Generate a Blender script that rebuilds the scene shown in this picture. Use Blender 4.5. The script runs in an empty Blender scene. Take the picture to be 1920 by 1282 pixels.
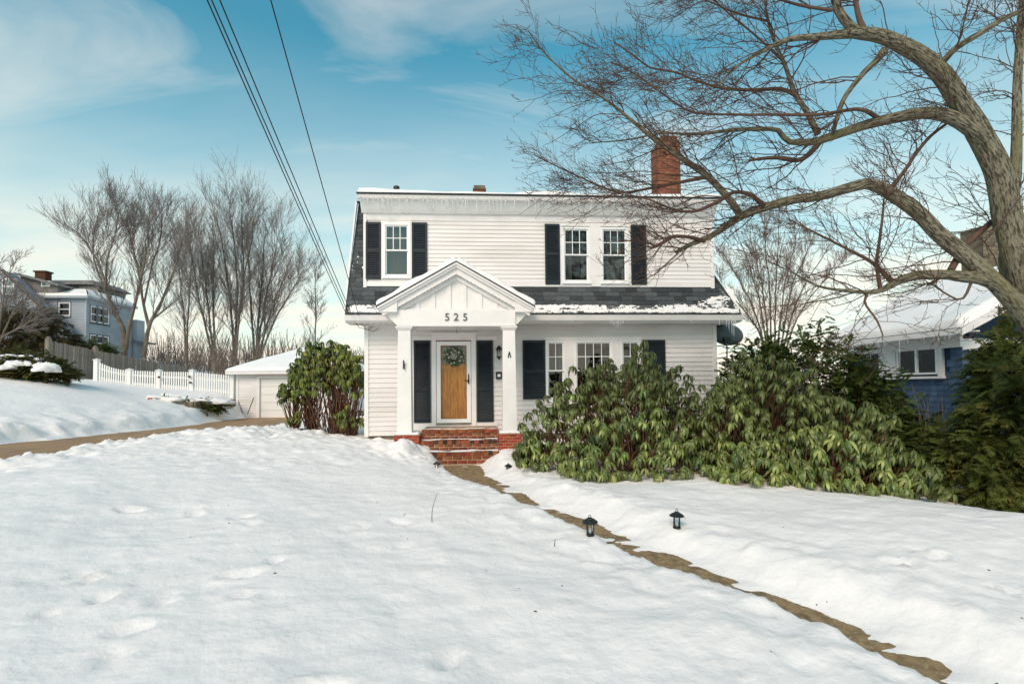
import bpy, math, random
import numpy as np
from mathutils import Matrix, Vector, Euler

R = math.radians
scene = bpy.context.scene
COL = scene.collection
rng = np.random.default_rng(7)
random.seed(7)

# ------------------------------------------------------------------ camera
CAM_Z = 1.68
PITCH, ROLL, SHIFT = R(1.9), R(-0.53), 49 / 1920
cd = bpy.data.cameras.new('camera')
cam = bpy.data.objects.new('camera', cd)
COL.objects.link(cam)
cd.lens = 18.0
cd.sensor_width = 36.0
cd.shift_y = SHIFT
cd.clip_start = 0.05
cd.clip_end = 3000
CAM_M = Matrix.Translation((0, 0, CAM_Z)) @ Matrix.Rotation(math.pi / 2 + PITCH, 4, 'X') @ Matrix.Rotation(ROLL, 4, 'Z')
cam.matrix_world = CAM_M
scene.camera = cam

# ------------------------------------------------------------------ sky, sun, exposure
SUN_EL, SUN_AZ = 38.0, 205.0        # degrees; azimuth clockwise from +Y (behind the camera, a little left)
w = bpy.data.worlds.new('World')
scene.world = w
w.use_nodes = True
nt = w.node_tree
nt.nodes.clear()
L = nt.links.new


def wn(t, **k):
    n = nt.nodes.new(t)
    for a, b in k.items():
        setattr(n, a, b)
    return n


sky = wn('ShaderNodeTexSky', sky_type='NISHITA', sun_disc=False)
sky.sun_elevation = R(SUN_EL)
sky.sun_rotation = R(SUN_AZ)
sky.altitude = 100
sky.air_density = 1.0
sky.dust_density = 0.6
sky.ozone_density = 1.6
tc = wn('ShaderNodeTexCoord')
sep = wn('ShaderNodeSeparateXYZ')
L(tc.outputs['Generated'], sep.inputs[0])


def wmath(op, a, b=None, clamp=False):
    n = wn('ShaderNodeMath', operation=op, use_clamp=clamp)
    for i, s in enumerate((a, b)):
        if s is None:
            continue
        if isinstance(s, (int, float)):
            n.inputs[i].default_value = s
        else:
            L(s, n.inputs[i])
    return n.outputs[0]


zc = wmath('MAXIMUM', sep.outputs[2], 0.0)
den = wmath('ADD', zc, 0.22)
cx = wmath('DIVIDE', sep.outputs[0], den)
cy = wmath('DIVIDE', sep.outputs[1], den)
cmb = wn('ShaderNodeCombineXYZ')
L(cx, cmb.inputs[0])
L(cy, cmb.inputs[1])
mp = wn('ShaderNodeMapping')
mp.inputs['Scale'].default_value = (0.7, 1.7, 1)
mp.inputs['Location'].default_value = (1.7, 0.2, 0)
mp.inputs['Rotation'].default_value = (0, 0, R(-12))
L(cmb.outputs[0], mp.inputs[0])
n1 = wn('ShaderNodeTexNoise')
n1.inputs['Scale'].default_value = 1.45
n1.inputs['Detail'].default_value = 9
n1.inputs['Roughness'].default_value = 0.55
n1.inputs['Distortion'].default_value = 0.9
L(mp.outputs[0], n1.inputs['Vector'])
r1 = wn('ShaderNodeValToRGB')
r1.color_ramp.elements[0].position = 0.47
r1.color_ramp.elements[0].color = (0, 0, 0, 1)
r1.color_ramp.elements[1].position = 0.84
r1.color_ramp.elements[1].color = (0.75, 0.75, 0.75, 1)
L(n1.outputs[0], r1.inputs[0])
tint = wn('ShaderNodeMixRGB', blend_type='MULTIPLY')
tint.inputs[0].default_value = 1
tint.inputs[2].default_value = (0.66, 1.76, 1.46, 1)
L(sky.outputs[0], tint.inputs[1])
mx1 = wn('ShaderNodeMixRGB')
L(r1.outputs[0], mx1.inputs[0])
L(tint.outputs[0], mx1.inputs[1])
mx1.inputs[2].default_value = (8.6, 8.2, 7.5, 1)
# pale cream air low over the horizon, the same all the way round
hz = wmath('SUBTRACT', 1.0, wmath('DIVIDE', zc, 0.55), True)
hz2 = wmath('POWER', hz, 1.15)
n2 = wn('ShaderNodeTexNoise')
n2.inputs['Scale'].default_value = 1.6
n2.inputs['Detail'].default_value = 4
L(mp.outputs[0], n2.inputs['Vector'])
hz3 = wmath('MULTIPLY', hz2, wmath('ADD', wmath('MULTIPLY', n2.outputs[0], 1.7), 0.2), True)
mx2 = wn('ShaderNodeMixRGB')
L(hz3, mx2.inputs[0])
L(mx1.outputs[0], mx2.inputs[1])
mx2.inputs[2].default_value = (9.2, 8.5, 7.2, 1)
bg = wn('ShaderNodeBackground')
bg.inputs[1].default_value = 0.11
L(mx2.outputs[0], bg.inputs[0])
wo = wn('ShaderNodeOutputWorld')
L(bg.outputs[0], wo.inputs[0])

sd = bpy.data.lights.new('sun', 'SUN')
sd.energy = 2.5
sd.angle = R(28)
sd.color = (1.0, 0.71, 0.57)
sun = bpy.data.objects.new('sun', sd)
COL.objects.link(sun)
_sdir = Vector((math.sin(R(SUN_AZ)) * math.cos(R(SUN_EL)), math.cos(R(SUN_AZ)) * math.cos(R(SUN_EL)), math.sin(R(SUN_EL))))
sun.rotation_euler = _sdir.to_track_quat('Z', 'Y').to_euler()
sun.location = _sdir * 60

vs = scene.view_settings
vs.view_transform = 'Standard'
vs.look = 'None'
vs.exposure = 0.10
vs.gamma = 1.0
vs.use_curve_mapping = False

# ------------------------------------------------------------------ helpers
_CR = np.array(CAM_M.to_3x3())
_CC = np.array((0, 0, CAM_Z))


def at(px, py, Y):
    """point of the place seen at photograph pixel (px, py), Y metres ahead"""
    d = _CR @ np.array([(px - 960) / 960, (641 - py) / 960 + SHIFT * 2, -1.0])
    return _CC + d * (Y / d[1])


def hash2(ix, iy, seed):
    h = (ix.astype(np.int64) * 374761393 + iy.astype(np.int64) * 668265263 + seed * 1442695041) & 0xffffffff
    h = ((h ^ (h >> 13)) * 1274126177) & 0xffffffff
    return ((h ^ (h >> 16)) & 0xffffff) / 0xffffff


def vnoise(x, y, seed=0):
    x = np.asarray(x, float)
    y = np.asarray(y, float)
    ix, iy = np.floor(x), np.floor(y)
    fx, fy = x - ix, y - iy
    fx = fx * fx * fx * (fx * (fx * 6 - 15) + 10)
    fy = fy * fy * fy * (fy * (fy * 6 - 15) + 10)
    a, b = hash2(ix, iy, seed), hash2(ix + 1, iy, seed)
    c, d = hash2(ix, iy + 1, seed), hash2(ix + 1, iy + 1, seed)
    return (a + (b - a) * fx) * (1 - fy) + (c + (d - c) * fx) * fy


def fbm(x, y, seed=0, octs=4, gain=0.5):
    s, a, t = 0, 1.0, 0
    x = np.asarray(x, float)
    y = np.asarray(y, float)
    for o in range(octs):
        s = s + a * (vnoise(x, y, seed + o * 17) - 0.5)
        t += a
        a *= gain
        x, y = x * 2.03 + 3.1, y * 2.03 + 7.7
    return s / t * 2


def sstep(a, b, x):
    t = np.clip((x - a) / (b - a), 0, 1)
    return t * t * (3 - 2 * t)


def mesh_np(name, v, f, smooth=False):
    me = bpy.data.meshes.new(name)
    v = np.asarray(v, np.float32)
    f = np.asarray(f, np.int32)
    k = f.shape[1]
    me.vertices.add(len(v))
    me.vertices.foreach_set('co', v.ravel())
    me.loops.add(f.size)
    me.loops.foreach_set('vertex_index', f.ravel())
    me.polygons.add(len(f))
    me.polygons.foreach_set('loop_start', np.arange(len(f), dtype=np.int32) * k)
    if smooth:
        me.polygons.foreach_set('use_smooth', np.ones(len(f), bool))
    me.update(calc_edges=True)
    return me


class MB:
    def __init__(s):
        s.v, s.f = [], []

    def poly(s, pts):
        b = len(s.v)
        s.v += [tuple(map(float, p)) for p in pts]
        s.f.append(tuple(range(b, b + len(pts))))
        return s

    def hexa(s, p):
        """eight corners: bottom ring 0-3, top ring 4-7"""
        b = len(s.v)
        s.v += [tuple(map(float, q)) for q in p]
        for q in ((3, 2, 1, 0), (4, 5, 6, 7), (0, 1, 5, 4), (1, 2, 6, 5), (2, 3, 7, 6), (3, 0, 4, 7)):
            s.f.append(tuple(b + i for i in q))
        return s

    def box(s, x0, x1, y0, y1, z0, z1):
        return s.hexa([(x0, y0, z0), (x1, y0, z0), (x1, y1, z0), (x0, y1, z0),
                       (x0, y0, z1), (x1, y0, z1), (x1, y1, z1), (x0, y1, z1)])

    def prism(s, pts, off):
        """polygon pts extruded by vector off"""
        n = len(pts)
        b = len(s.v)
        o = np.array(off, float)
        s.v += [tuple(map(float, p)) for p in pts] + [tuple(map(float, np.array(p, float) + o)) for p in pts]
        s.f.append(tuple(range(b + n - 1, b - 1, -1)))
        s.f.append(tuple(range(b + n, b + 2 * n)))
        for i in range(n):
            j = (i + 1) % n
            s.f.append((b + i, b + j, b + n + j, b + n + i))
        return s

    def tube(s, pts, rad, sides=8, cap=True):
        pts = np.array(pts, float)
        n = len(pts)
        if np.isscalar(rad):
            rad = [rad] * n
        V, F = tube_arrays(pts[None], np.array(rad, float)[None], sides)
        b = len(s.v)
        s.v += [tuple(map(float, p)) for p in V]
        s.f += [tuple(int(i) + b for i in q) for q in F]
        if cap:
            s.f.append(tuple(b + i for i in range(sides - 1, -1, -1)))
            s.f.append(tuple(b + (n - 1) * sides + i for i in range(sides)))
        return s

    def lathe(s, prof, c=(0, 0, 0), segs=16):
        b = len(s.v)
        for r, z in prof:
            for k in range(segs):
                a = 2 * math.pi * k / segs
                s.v.append((c[0] + r * math.cos(a), c[1] + r * math.sin(a), c[2] + z))
        for i in range(len(prof) - 1):
            for k in range(segs):
                k2 = (k + 1) % segs
                s.f.append((b + i * segs + k, b + i * segs + k2, b + (i + 1) * segs + k2, b + (i + 1) * segs + k))
        s.f.append(tuple(b + k for k in range(segs - 1, -1, -1)))
        s.f.append(tuple(b + (len(prof) - 1) * segs + k for k in range(segs)))
        return s

    def mesh(s, name, smooth=False):
        me = bpy.data.meshes.new(name)
        me.from_pydata(s.v, [], s.f)
        if smooth:
            me.polygons.foreach_set('use_smooth', [True] * len(me.polygons))
        me.update()
        return me

    def build(s, name, m, parent=None, loc=None, smooth=False):
        return put(name, s.mesh(name, smooth), m, parent, loc)


def put(name, me, m, parent=None, loc=None):
    if m is not None and not me.materials:
        me.materials.append(m)
    o = bpy.data.objects.new(name, me)
    COL.objects.link(o)
    if parent is not None:
        o.parent = parent
    if loc is not None:
        o.location = loc
    return o


def tag(o, label, cat, group=None):
    o['label'] = label
    o['category'] = cat
    if group:
        o['group'] = group
    return o


def thing(name, label, cat, loc=(0, 0, 0), rotz=0, group=None):
    o = bpy.data.objects.new(name, None)
    COL.objects.link(o)
    o.location = loc
    o.rotation_euler = (0, 0, rotz)
    o.empty_display_size = 0.2
    return tag(o, label, cat, group)


def struct(o):
    o['kind'] = 'structure'
    return o


def tube_arrays(P, RAD, sides):
    """P (N,n,3) centre lines, RAD (N,n) -> vertices, quads"""
    N, n, _ = P.shape
    T = np.empty_like(P)
    T[:, 1:-1] = P[:, 2:] - P[:, :-2]
    T[:, 0] = P[:, 1] - P[:, 0]
    T[:, -1] = P[:, -1] - P[:, -2]
    T /= np.linalg.norm(T, axis=2, keepdims=True) + 1e-9
    ref = np.zeros_like(T)
    m = np.abs(T[:, :1, 1]) > 0.85
    ref[..., 1] = np.where(m, 0, 1)
    ref[..., 0] = np.where(m, 1, 0)
    U = np.cross(T, ref)
    U /= np.linalg.norm(U, axis=2, keepdims=True) + 1e-9
    Wv = np.cross(T, U)
    a = np.arange(sides) * 2 * math.pi / sides
    ring = (U[:, :, None, :] * np.cos(a)[None, None, :, None] + Wv[:, :, None, :] * np.sin(a)[None, None, :, None])
    V = P[:, :, None, :] + ring * RAD[:, :, None, None]
    V = V.reshape(-1, 3)
    base = (np.arange(N) * n * sides)[:, None, None]
    i = np.arange(n - 1)[None, :, None] * sides
    k = np.arange(sides)[None, None, :]
    k2 = (k + 1) % sides
    F = np.stack([base + i + k, base + i + k2, base + i + sides + k2, base + i + sides + k], -1).reshape(-1, 4)
    return V, F


def join_np(parts):
    vs_, fs_, b = [], [], 0
    for v, f in parts:
        vs_.append(v)
        fs_.append(f + b)
        b += len(v)
    return np.concatenate(vs_), np.concatenate(fs_)


def catmull(pts, n):
    """resample a control polyline smoothly to n points"""
    p = np.array(pts, float)
    seg = np.linalg.norm(np.diff(p[:, :3], axis=0), axis=1)
    t = np.concatenate([[0], np.cumsum(seg)])
    u = np.linspace(0, t[-1], n)
    q = np.vstack([2 * p[0] - p[1], p, 2 * p[-1] - p[-2]])
    out = []
    for x in u:
        i = min(np.searchsorted(t, x, 'right') - 1, len(p) - 2)
        s = (x - t[i]) / (t[i + 1] - t[i] + 1e-9)
        a, b, c, d = q[i], q[i + 1], q[i + 2], q[i + 3]
        out.append(0.5 * (2 * b + (c - a) * s + (2 * a - 5 * b + 4 * c - d) * s * s + (3 * b - a - 3 * c + d) * s ** 3))
    return np.array(out)


# ------------------------------------------------------------------ materials
def mat(name, base, rough=0.6, spec=0.3, c2=None, nscale=8, ndet=5, lo=0.4, hi=0.62, bump=None, rnd=0.0,
        hue=0.0, stretch=(1, 1, 1), metal=0.0, coat=0.0, c3=None, n3=1.5, sss=0.0, space='Object', transl=0.0):
    m = bpy.data.materials.new(name)
    m.use_nodes = True
    t = m.node_tree
    b = t.nodes['Principled BSDF']
    b.inputs['Roughness'].default_value = rough
    b.inputs['Specular IOR Level'].default_value = spec
    b.inputs['Metallic'].default_value = metal
    b.inputs['Coat Weight'].default_value = coat
    lk = t.links.new
    co = t.nodes.new('ShaderNodeTexCoord')
    mpn = t.nodes.new('ShaderNodeMapping')
    mpn.inputs['Scale'].default_value = stretch
    if space == 'Bark':
        an = t.nodes.new('ShaderNodeAttribute')
        an.attribute_name = 'bark_co'
        lk(an.outputs['Vector'], mpn.inputs[0])
    elif space == 'World':
        ge = t.nodes.new('ShaderNodeNewGeometry')
        lk(ge.outputs['Position'], mpn.inputs[0])
    else:
        lk(co.outputs['Object'], mpn.inputs[0])
    rgb = t.nodes.new('ShaderNodeRGB')
    rgb.outputs[0].default_value = (*base, 1)
    out = rgb.outputs[0]

    def mixin(out, col, scale, det, lo, hi):
        n = t.nodes.new('ShaderNodeTexNoise')
        n.inputs['Scale'].default_value = scale
        n.inputs['Detail'].default_value = det
        lk(mpn.outputs[0], n.inputs['Vector'])
        r = t.nodes.new('ShaderNodeMapRange')
        r.inputs[1].default_value = lo
        r.inputs[2].default_value = hi
        lk(n.outputs[0], r.inputs[0])
        x = t.nodes.new('ShaderNodeMixRGB')
        lk(r.outputs[0], x.inputs[0])
        lk(out, x.inputs[1])
        x.inputs[2].default_value = (*col, 1)
        return x.outputs[0]
    if c2:
        out = mixin(out, c2, nscale, ndet, lo, hi)
    if c3:
        out = mixin(out, c3, n3, 4, 0.5, 0.7)
    if rnd or hue:
        oi = t.nodes.new('ShaderNodeObjectInfo')
        hs = t.nodes.new('ShaderNodeHueSaturation')
        r = t.nodes.new('ShaderNodeMapRange')
        r.inputs[3].default_value = 1 - rnd
        r.inputs[4].default_value = 1 + rnd
        lk(oi.outputs['Random'], r.inputs[0])
        lk(r.outputs[0], hs.inputs['Value'])
        if hue:
            mm = t.nodes.new('ShaderNodeMath')
            mm.operation = 'MULTIPLY'
            mm.inputs[1].default_value = 7.31
            lk(oi.outputs['Random'], mm.inputs[0])
            fr = t.nodes.new('ShaderNodeMath')
            fr.operation = 'FRACT'
            lk(mm.outputs[0], fr.inputs[0])
            r2 = t.nodes.new('ShaderNodeMapRange')
            r2.inputs[3].default_value = 0.5 - hue
            r2.inputs[4].default_value = 0.5 + hue
            lk(fr.outputs[0], r2.inputs[0])
            lk(r2.outputs[0], hs.inputs['Hue'])
        lk(out, hs.inputs['Color'])
        out = hs.outputs[0]
    lk(out, b.inputs['Base Color'])
    if bump:
        prev = None
        for sc_, st_, di_ in bump:
            n = t.nodes.new('ShaderNodeTexNoise')
            n.inputs['Scale'].default_value = sc_
            n.inputs['Detail'].default_value = 5
            lk(mpn.outputs[0], n.inputs['Vector'])
            bp = t.nodes.new('ShaderNodeBump')
            bp.inputs['Strength'].default_value = st_
            bp.inputs['Distance'].default_value = di_
            lk(n.outputs[0], bp.inputs['Height'])
            if prev:
                lk(prev, bp.inputs['Normal'])
            prev = bp.outputs[0]
        lk(prev, b.inputs['Normal'])
    if transl:
        tr = t.nodes.new('ShaderNodeBsdfTranslucent')
        lk(out, tr.inputs[0])
        ms = t.nodes.new('ShaderNodeMixShader')
        ms.inputs[0].default_value = transl
        lk(b.outputs[0], ms.inputs[1])
        lk(tr.outputs[0], ms.inputs[2])
        lk(ms.outputs[0], t.nodes['Material Output'].inputs[0])
    return m


def glass_mat(name, tint=(0.75, 0.78, 0.78), base=0.10):
    m = bpy.data.materials.new(name)
    m.use_nodes = True
    t = m.node_tree
    t.nodes.remove(t.nodes['Principled BSDF'])
    lk = t.links.new
    tr = t.nodes.new('ShaderNodeBsdfTransparent')
    tr.inputs[0].default_value = (*tint, 1)
    gl = t.nodes.new('ShaderNodeBsdfGlossy')
    gl.inputs['Roughness'].default_value = 0.03
    n = t.nodes.new('ShaderNodeTexNoise')
    n.inputs['Scale'].default_value = 3
    co = t.nodes.new('ShaderNodeTexCoord')
    lk(co.outputs['Object'], n.inputs['Vector'])
    bp = t.nodes.new('ShaderNodeBump')
    bp.inputs['Strength'].default_value = 0.12
    bp.inputs['Distance'].default_value = 0.02
    lk(n.outputs[0], bp.inputs['Height'])
    lk(bp.outputs[0], gl.inputs['Normal'])
    fr = t.nodes.new('ShaderNodeFresnel')
    fr.inputs[0].default_value = 1.5
    ad = t.nodes.new('ShaderNodeMath')
    ad.operation = 'ADD'
    ad.use_clamp = True
    ad.inputs[1].default_value = base
    lk(fr.outputs[0], ad.inputs[0])
    mx = t.nodes.new('ShaderNodeMixShader')
    lk(ad.outputs[0], mx.inputs[0])
    lk(tr.outputs[0], mx.inputs[1])
    lk(gl.outputs[0], mx.inputs[2])
    lk(mx.outputs[0], t.nodes['Material Output'].inputs[0])
    return m


M = {}
M['snow'] = mat('snow', (0.90, 0.855, 0.835), 0.55, 0.25, c2=(0.865, 0.825, 0.805), nscale=1.2, space='World',
                bump=[(5, 0.7, 0.04), (23, 0.38, 0.010), (120, 0.4, 0.003)])
M['roof_snow'] = mat('roof_snow', (0.90, 0.875, 0.86), 0.55, 0.25, bump=[(14, 0.3, 0.02), (60, 0.4, 0.005)])
M['siding'] = mat('siding', (0.80, 0.765, 0.755), 0.5, 0.3, c2=(0.73, 0.70, 0.685), nscale=1.3, rnd=0.035, c3=(0.68, 0.645, 0.62), n3=.7, stretch=(0.5, 1, 2), space='World')
M['trim'] = mat('trim', (0.83, 0.80, 0.79), 0.45, 0.35, c2=(0.77, 0.745, 0.735), nscale=2.5)
M['vinyl'] = mat('vinyl', (0.85, 0.85, 0.85), 0.4, 0.4)
M['soffit'] = mat('soffit', (0.78, 0.77, 0.74), 0.6, 0.2, c2=(0.62, 0.60, 0.55), nscale=3, lo=0.5, hi=0.8)
M['cornice'] = mat('cornice', (0.83, 0.82, 0.80), 0.55, 0.25, c2=(0.66, 0.64, 0.60), nscale=5, lo=0.54, hi=0.85, stretch=(1, 1, 0.3))
M['shutter'] = mat('shutter', (0.008, 0.014, 0.021), 0.5, 0.35, c2=(0.013, 0.020, 0.028), nscale=4)
M['shingle'] = mat('shingle', (0.055, 0.063, 0.068), 0.9, 0.15, c2=(0.085, 0.095, 0.10), nscale=35, rnd=0.45, bump=[(220, 0.6, 0.003)])
M['roof_dark'] = mat('roof_dark', (0.035, 0.04, 0.043), 0.95, 0.1, c2=(0.06, 0.065, 0.07), nscale=20)
M['brick'] = mat('brick', (0.37, 0.075, 0.035), 0.85, 0.2, c2=(0.24, 0.045, 0.025), nscale=18, rnd=0.28, hue=0.012, bump=[(70, 0.5, 0.004)])
M['brick_step'] = mat('brick_step', (0.30, 0.075, 0.032), 0.8, 0.25, c2=(0.15, 0.045, 0.022), nscale=9, rnd=0.4, hue=0.015, bump=[(70, 0.5, 0.004)])
M['brick_dark'] = mat('brick_dark', (0.055, 0.03, 0.022), 0.85, 0.2, c2=(0.09, 0.045, 0.03), nscale=14, rnd=0.3)
M['mortar'] = mat('mortar', (0.46, 0.34, 0.25), 0.95, 0.1, c2=(0.36, 0.27, 0.20), nscale=20)
M['chimney_brick'] = mat('chimney_brick', (0.25, 0.100, 0.060), 0.9, 0.15, c2=(0.16, 0.066, 0.044), nscale=6, rnd=0.25, hue=0.01)
M['chimney_mortar'] = mat('chimney_mortar', (0.19, 0.095, 0.065), 0.95, 0.1)
M['concrete'] = mat('concrete', (0.24, 0.205, 0.15), 0.95, 0.1, c2=(0.16, 0.13, 0.09), nscale=6, bump=[(50, 0.4, 0.004)])
M['path'] = mat('path', (0.30, 0.205, 0.105), 0.85, 0.25, c2=(0.15, 0.105, 0.058), nscale=11, c3=(0.40, 0.30, 0.18), n3=22, bump=[(60, 0.7, 0.006), (250, 0.5, 0.002)])
M['drive'] = mat('drive', (0.40, 0.245, 0.130), 0.8, 0.3, c2=(0.26, 0.16, 0.09), nscale=2.2, c3=(0.33, 0.22, 0.14), n3=6, stretch=(2.5, 0.5, 1), bump=[(40, 0.5, 0.006)])
M['door_wood'] = mat('door_wood', (0.78, 0.34, 0.06), 0.4, 0.4, c2=(0.55, 0.20, 0.03), nscale=7, stretch=(6, 6, 0.7), rnd=0.08)
M['door_dark'] = mat('door_dark', (0.26, 0.075, 0.018), 0.4, 0.4, c2=(0.18, 0.05, 0.012), nscale=7, stretch=(6, 6, 0.7))
M['black_metal'] = mat('black_metal', (0.012, 0.012, 0.013), 0.42, 0.5)
M['number'] = mat('number', (0.10, 0.10, 0.10), 0.4, 0.5, metal=0.4)
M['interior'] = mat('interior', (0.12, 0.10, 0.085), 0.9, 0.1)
M['curtain'] = mat('curtain', (0.36, 0.37, 0.34), 0.9, 0.1, c2=(0.26, 0.27, 0.25), nscale=6, stretch=(3, 3, 0.4))
M['curtain_teal'] = mat('curtain_teal', (0.03, 0.085, 0.075), 0.9, 0.1)
M['curtain_red'] = mat('curtain_red', (0.12, 0.03, 0.03), 0.9, 0.1)
M['blind'] = mat('blind', (0.42, 0.40, 0.37), 0.8, 0.2)
M['glass'] = glass_mat('glass', (0.80, 0.83, 0.83), 0.04)
M['storm_glass'] = glass_mat('storm_glass', (0.99, 0.99, 0.99), -0.03)
M['dish'] = mat('dish', (0.085, 0.105, 0.11), 0.5, 0.3)
M['grey_metal'] = mat('grey_metal', (0.35, 0.35, 0.35), 0.5, 0.4, metal=0.6)
M['cable'] = mat('cable', (0.018, 0.016, 0.017), 0.6, 0.3)
M['bark'] = mat('bark', (0.265, 0.245, 0.180), 0.95, 0.1, c2=(0.066, 0.058, 0.043), nscale=46, ndet=8, lo=0.44, hi=0.62, c3=(0.215, 0.20, 0.105), n3=6.0, space='Bark',
                bump=[(46, 1.0, 0.05), (150, 0.8, 0.010)])
M['twig'] = mat('twig', (0.085, 0.052, 0.043), 0.85, 0.15, c2=(0.13, 0.085, 0.06), nscale=3)
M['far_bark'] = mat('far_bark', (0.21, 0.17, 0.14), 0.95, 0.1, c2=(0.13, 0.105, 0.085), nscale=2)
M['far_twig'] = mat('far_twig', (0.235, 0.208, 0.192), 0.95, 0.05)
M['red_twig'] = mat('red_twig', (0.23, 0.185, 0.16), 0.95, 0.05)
M['rhodo'] = mat('rhodo', (0.150, 0.190, 0.045), 0.40, 0.5, c2=(0.075, 0.110, 0.030), nscale=14, rnd=0.38, hue=0.02, transl=0.12)
M['rhodo_yellow'] = mat('rhodo_yellow', (0.125, 0.150, 0.022), 0.45, 0.4, c2=(0.065, 0.095, 0.018), nscale=12, rnd=0.4, hue=0.02, transl=0.15)
M['rhodo_light'] = mat('rhodo_light', (0.33, 0.36, 0.11), 0.38, 0.5, c2=(0.22, 0.26, 0.07), nscale=14, rnd=0.3, hue=0.02, transl=0.12)
M['rhodo_yellow_light'] = mat('rhodo_yellow_light', (0.22, 0.225, 0.04), 0.42, 0.45, c2=(0.15, 0.17, 0.03), nscale=12, rnd=0.35, hue=0.02, transl=0.15)
M['rhodo_stem'] = mat('rhodo_stem', (0.17, 0.085, 0.05), 0.9, 0.1, c2=(0.09, 0.05, 0.035), nscale=10)
M['bud'] = mat('bud', (0.30, 0.32, 0.09), 0.6, 0.3)
M['hemlock'] = mat('hemlock', (0.115, 0.140, 0.030), 0.7, 0.2, c2=(0.055, 0.080, 0.020), nscale=2.2, c3=(0.19, 0.17, 0.045), n3=3.0, space='World', transl=0.15)
M['yew'] = mat('yew', (0.055, 0.085, 0.020), 0.7, 0.2, c2=(0.115, 0.140, 0.026), nscale=2.4, space='World', transl=0.12)
M['juniper'] = mat('juniper', (0.050, 0.066, 0.018), 0.75, 0.2, c2=(0.10, 0.085, 0.025), nscale=2.5, space='World', transl=0.12)
M['olive'] = mat('olive', (0.060, 0.058, 0.022), 0.8, 0.15, c2=(0.095, 0.065, 0.030), nscale=0.9, space='World')
M['fence_grey'] = mat('fence_grey', (0.30, 0.26, 0.225), 0.95, 0.1, c2=(0.19, 0.16, 0.135), nscale=3, stretch=(6, 6, 0.5), rnd=0.22)
M['white_vinyl'] = mat('white_vinyl', (0.82, 0.81, 0.79), 0.45, 0.35)
M['blue_siding'] = mat('blue_siding', (0.40, 0.45, 0.50), 0.7, 0.2, c2=(0.34, 0.39, 0.44), nscale=0.7, rnd=0.04, space='World')
M['blue_trim'] = mat('blue_trim', (0.13, 0.155, 0.18), 0.7, 0.2)
M['blue_roof'] = mat('blue_roof', (0.17, 0.165, 0.16), 0.95, 0.1, c2=(0.24, 0.23, 0.22), nscale=3)
M['gable_shingle'] = mat('gable_shingle', (0.30, 0.33, 0.37), 0.9, 0.1, c2=(0.20, 0.22, 0.25), nscale=3)
M['peach'] = mat('peach', (0.62, 0.38, 0.22), 0.8, 0.2)
M['nb_shingle'] = mat('nb_shingle', (0.085, 0.140, 0.225), 0.8, 0.2, c2=(0.065, 0.110, 0.185), nscale=5, rnd=0.2, hue=0.008, bump=[(60, 0.3, 0.003)])
M['nb_dark'] = mat('nb_dark', (0.025, 0.045, 0.08), 0.8, 0.2)
M['stone'] = mat('stone', (0.20, 0.17, 0.12), 0.95, 0.1, c2=(0.12, 0.105, 0.08), nscale=5, rnd=0.25)
M['red_plastic'] = mat('red_plastic', (0.45, 0.10, 0.08), 0.4, 0.4)
M['flower'] = mat('flower', (0.75, 0.70, 0.58), 0.8, 0.1)
M['cone'] = mat('cone', (0.10, 0.05, 0.03), 0.9, 0.1)
M['wreath_leaf'] = mat('wreath_leaf', (0.10, 0.17, 0.06), 0.7, 0.2, c2=(0.05, 0.10, 0.035), nscale=30)
M['dead'] = mat('dead', (0.10, 0.07, 0.045), 0.9, 0.1)


def ice_mat():
    m = bpy.data.materials.new('ice')
    m.use_nodes = True
    b = m.node_tree.nodes['Principled BSDF']
    b.inputs['Base Color'].default_value = (0.88, 0.9, 0.92, 1)
    b.inputs['Roughness'].default_value = 0.12
    b.inputs['Transmission Weight'].default_value = 0.45
    b.inputs['IOR'].default_value = 1.31
    return m


M['ice'] = ice_mat()

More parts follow.
